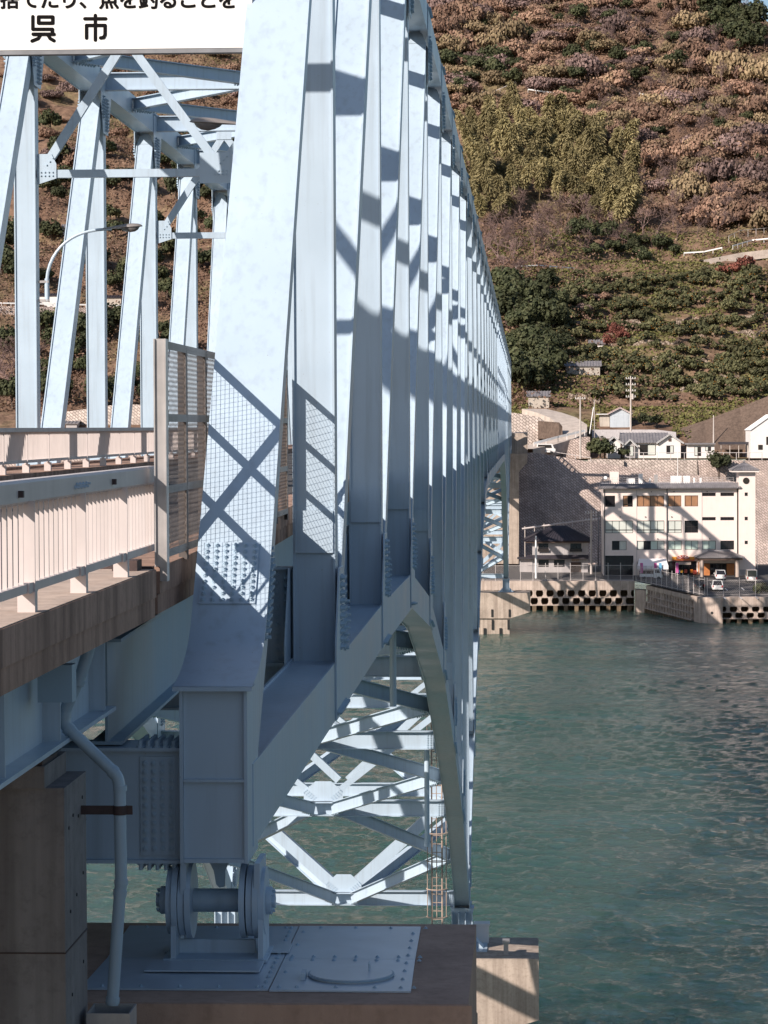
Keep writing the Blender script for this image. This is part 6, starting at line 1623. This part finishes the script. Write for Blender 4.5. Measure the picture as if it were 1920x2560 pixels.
MB().span((hx0-2.4, Yh+.8, zc_-.5), (hx0-.01, Yh+5.2, zc_-.35)).build('lean_to_roof', 'roof_dark', hs)
for a, b2, c, d, n in hw[:2]:
    MB().span((X_(a, Yh)-.1, Yh-.35, Z_(d, Yh)-.1), (X_(b2, Yh)+.1, Yh-.3, Z_(d, Yh)+.35)).build('balcony_rail', 'bronze_frame', hs)
# bungalow on the terrace
Yw = 491.0
wh = thing('white_bungalow', 'white one storey house with two gables under grey tiles on the terrace', 'house', (X_(1610, Yw), Yw, EYE-5.7), worldparts=True)
zb_ = EYE-5.9
gable(wh, X_(1560, Yw), X_(1665, Yw), Yw+1.5, Yw+9, zb_, Z_(1104, Yw), Z_(1082, Yw), 'x', 'white_wall', 'roof_tile')
gable(wh, X_(1519, Yw), X_(1551, Yw), Yw, Yw+8, zb_, Z_(1105, Yw), Z_(1092, Yw), 'y', 'white_wall', 'roof_tile')
gable(wh, X_(1648, Yw), X_(1702, Yw), Yw+.3, Yw+8, zb_, Z_(1104, Yw), Z_(1086, Yw), 'y', 'white_wall', 'roof_tile')
gable(wh, X_(1563, Yw), X_(1588, Yw), Yw+.8, Yw+3, zb_, Z_(1111, Yw), Z_(1099, Yw), 'y', 'grey_wall', 'roof_tile')
for a, b2, c, d, yy in ((1527, 1541, 1115, 1130, Yw), (1666, 1684, 1114, 1134, Yw+.3), (1600, 1640, 1112, 1138, Yw+1.5), (1566, 1584, 1115, 1140, Yw+.8)):
    window(wh, X_(a, Yw), X_(b2, Yw), Z_(d, Yw), Z_(c, Yw), yy-.07, 2, ['window_glass', 'blind'])
for a in (1533, 1675): p = at(a, 1100, Yw); MB().box((p.x, Yw-.02 if a < 1600 else Yw+.28, p.z), (.5, .1, .5)).build('gable_vent', 'dark_wood', wh)
sh = thing('small_white_house', 'small flat roofed white outbuilding right of the bungalow', 'house', (X_(1750, Yw), Yw, EYE-5.7), worldparts=True)
MB().span((X_(1717, Yw), Yw, zb_), (X_(1786, Yw), Yw+6, Z_(1112, Yw))).build('wall', 'white_wall', sh)
MB().span((X_(1712, Yw), Yw-.6, Z_(1112, Yw)), (X_(1788, Yw), Yw+6.3, Z_(1108.5, Yw))).build('roof', 'roof_tile', sh)
for a, b2, c, d in ((1736, 1752, 1117, 1140), (1763, 1777, 1117, 1128)): window(sh, X_(a, Yw), X_(b2, Yw), Z_(d, Yw), Z_(c, Yw), Yw-.07, 2, ['blind', 'window_glass'])
wb = thing('white_gabled_house', 'tall white gabled house cut by the right edge', 'house', (X_(1905, Yw), Yw, EYE-5.7), worldparts=True)
gable(wb, X_(1874, Yw), X_(1980, Yw), Yw-2, Yw+9, zb_-1, Z_(1075, Yw), Z_(1038, Yw), 'y', 'white_wall', 'white_paint', over=0.15)
for a, b2, c, d in ((1893, 1904, 1113, 1125), (1913, 1935, 1093, 1113)): window(wb, X_(a, Yw), X_(b2, Yw), Z_(d, Yw), Z_(c, Yw), Yw-2.07, 2, ['window_glass'])
ca = thing('open_carport', 'low dark carport between the small house and the gabled house', 'carport', (X_(1840, 494), 494, EYE-6), worldparts=True)
MB().span((X_(1800, 494), 493, Z_(1112, 494)), (X_(1872, 494), 499, Z_(1106, 494))).build('roof', 'roof_dark', ca)
for k in range(4): MB().cyl((X_(1802+22*k, 494), 493.3, EYE-6), (X_(1802+22*k, 494), 493.3, Z_(1112, 494)), .07, 6).build('post', 'pole', ca)
MB().span((X_(1815, 494), 497, EYE-6), (X_(1860, 494), 498, Z_(1125, 494))).build('stored_goods', 'slope_concrete', ca)
# barn and sheds up the slope
Yb_ = 515.0
bn_ = thing('blue_barn', 'pale blue barn with a red ridged gable and a lean-to behind the pole', 'barn', (X_(1545, Yb_), Yb_, EYE-.5), worldparts=True)
gable(bn_, X_(1525, Yb_), X_(1575, Yb_), Yb_, Yb_+7, EYE-2, Z_(1032, Yb_), Z_(1019, Yb_), 'y', 'blue_wall', 'roof_red', over=.4)
MB().span((X_(1500, Yb_), Yb_+.6, EYE-2), (X_(1524, Yb_), Yb_+6, Z_(1036, Yb_))).build('lean_to', 'shed_wall', bn_)
MB().span((X_(1492, Yb_), Yb_, Z_(1036, Yb_)), (X_(1527, Yb_), Yb_+6.3, Z_(1034, Yb_))).build('lean_to_roof', 'white_paint', bn_)
MB().span((X_(1530, Yb_), Yb_-.06, EYE-.9), (X_(1570, Yb_), Yb_-.01, Z_(1037, Yb_))).build('door', 'blue_wall', bn_)
def shed(px0, px1, pr, pe, pb, Y, label, *a_, **k_):
    h = hit1((px0+px1)/2, pb)
    if not math.isnan(h.y): Y = h.y-1.6
    return shed_at(px0, px1, pr, pe, pb, Y, label, *a_, **k_)
def shed_at(px0, px1, pr, pe, pb, Y, label, depth=4.5, wall='shed_wall', roof='roof_tile', name='farm_shed', winp=None):
    t = thing(name, label, 'shed', (X_((px0+px1)/2, Y), Y, Z_(pb, Y)), worldparts=True)
    gable(t, X_(px0, Y), X_(px1, Y), Y, Y+depth, Z_(pb, Y)-2, Z_(pe, Y), Z_(pr, Y), 'x', wall, roof, over=.3)
    if winp: window(t, X_(winp[0], Y), X_(winp[1], Y), Z_(winp[3], Y), Z_(winp[2], Y), Y-.07, 1, ['window_glass'])
shed(1415, 1500, 901, 913, 942, 556, 'long grey roofed farm shed with a blank tan wall among the mandarin trees')
shed(1321, 1373, 976, 988, 1017, 524, 'small tan shed with a grey roof at the top of the concrete road', winp=(1350, 1358, 988, 992))
shed(1476, 1510, 848, 858, 868, 592, 'little grey roofed hut half hidden by the reddish tree', depth=3, wall='white_wall')
shed(95, 150, 722, 728, 760, 628, 'low house with a blue grey roof behind the street lamp', wall='white_wall', roof='roof_dark')
shed(265, 305, 728, 734, 758, 628, 'small tan house on the slope between two truss posts', wall='shed_wall', roof='roof_dark')
shed(160, 200, 548, 556, 572, 690, 'tiny pale hut high among the trees behind the lamp arm', wall='white_wall', depth=3)
shed(165, 192, 1046, 1052, 1068, 505, 'grey ribbed roof peeping over the left railing', wall='grey_wall', depth=5)
# ---- utility poles
def upole(px, pt, pb, Y, label, arms=2, lamp_=False, r=0.16, mat='pole'):
    b_ = at(px, pb, Y); a = at(px, pt, Y); t = thing('utility_pole', label, 'pole', b_, 'utility poles', worldparts=True)
    MB().cyl((b_.x, Y, b_.z-1), (b_.x, Y, a.z), r*1.2, 8, r*.7).build('shaft', mat, t, smooth=True)
    for k in range(arms):
        z = a.z-.5-k*1.1; MB().beam((b_.x-.9, Y-.1, z), (b_.x+.9, Y-.1, z), .09, .09).build('cross_arm', mat, t)
        for xx in (-.8, -.35, .35, .8): MB().cyl((b_.x+xx, Y-.1, z+.05), (b_.x+xx, Y-.1, z+.32), .06, 6).build('insulator', 'white_paint', t)
    if arms > 2: MB().cyl((b_.x+.35, Y, a.z-4.2), (b_.x+.35, Y, a.z-3.2), .22, 10).build('transformer', mat, t)
    return t
upole(1451, 990, 1140, 488, 'grey utility pole above the stone wall left of the round bush', 1)
upole(1486, 1000, 1088, 498, 'thin pole with a round mirror beside the rising road', 0, r=.09)
MB().beam(at(1474, 1085, 497), at(1484, 1018, 498), .12, .12).build('stay_pole', 'white_paint', bpy.data.objects['utility_pole.001'])
bpy.data.objects['utility_pole.001'].children[-1].matrix_parent_inverse = Matrix.Translation(-bpy.data.objects['utility_pole.001'].location)
upole(1577, 940, 1085, 508, 'tall utility pole with many arms beside the blue barn', 4)
upole(1784, 1038, 1112, 505, 'plain pole in front of the brown concrete slope', 0, r=.13)
upole(1478, 1275, 1440, 437, 'utility pole standing between the dark roofed house and the building', 2)
upole(1496, 1283, 1440, 446, 'dark thin pole in the gap beside the building', 1, r=.1, mat='galv_dark')
upole(1340, 1340, 1441, 425, 'white lamp pole by the quay fence in front of the house', 0, r=.16, mat='white_paint')
upole(1893, 1370, 1437, 432, 'thin dark pole right of the stair tower', 0, r=.05, mat='galv_dark')
upole(1880, 1405, 1440, 431, 'short white pole beside the stair tower foot', 0, r=.05, mat='white_paint')
# pipe bridge across the foot of the wall
pb_ = thing('cable_duct', 'white cable duct crossing the shaded wall above the dark roofed house', 'duct', at(1400, 1310, 462), worldparts=True)
MB().tube([at(1305, 1322, 458), at(1400, 1309, 458), at(1500, 1296, 458)], .14, 8).build('duct', 'rail_paint', pb_, smooth=True)
for k in range(8): p = at(1312+24*k, 1321-3.2*k, 458); MB().span((p.x-.06, 458, ZG if k in (0, 7) else p.z-.7), (p.x+.06, 458.15, p.z+.35)).build('bracket', 'pole', pb_)
# round bush, shrubs by the houses
def bush(px, py, Y, sc, label, zoff=0):
    p = at(px, py, Y); t = plant('evergreen', p, sc, label, 'garden bushes'); t.name = 'garden_bush'; t['category'] = 'bush'; return t
bush(1500, 1150, 487, .8, 'big round clipped bush left of the white bungalow')
bush(1512, 1148, 488, .62, 'smaller bush leaning on the round clipped bush')
bush(1797, 1190, 481.5, .75, 'dark bush growing on the wall left of the stair tower')
bush(1638, 1068, 514, .5, 'dark bush right of the blue barn')
bush(1612, 1066, 516, .45, 'low bush next to the blue barn')
bush(1558, 1146, 489, .38, 'cloud pruned garden tree before the bungalow')
bush(1905, 1492, 398, .42, 'small pine bush behind the sea wall at the right edge')
for o in bpy.data.objects:
    if '_world' in o: del o['_world']
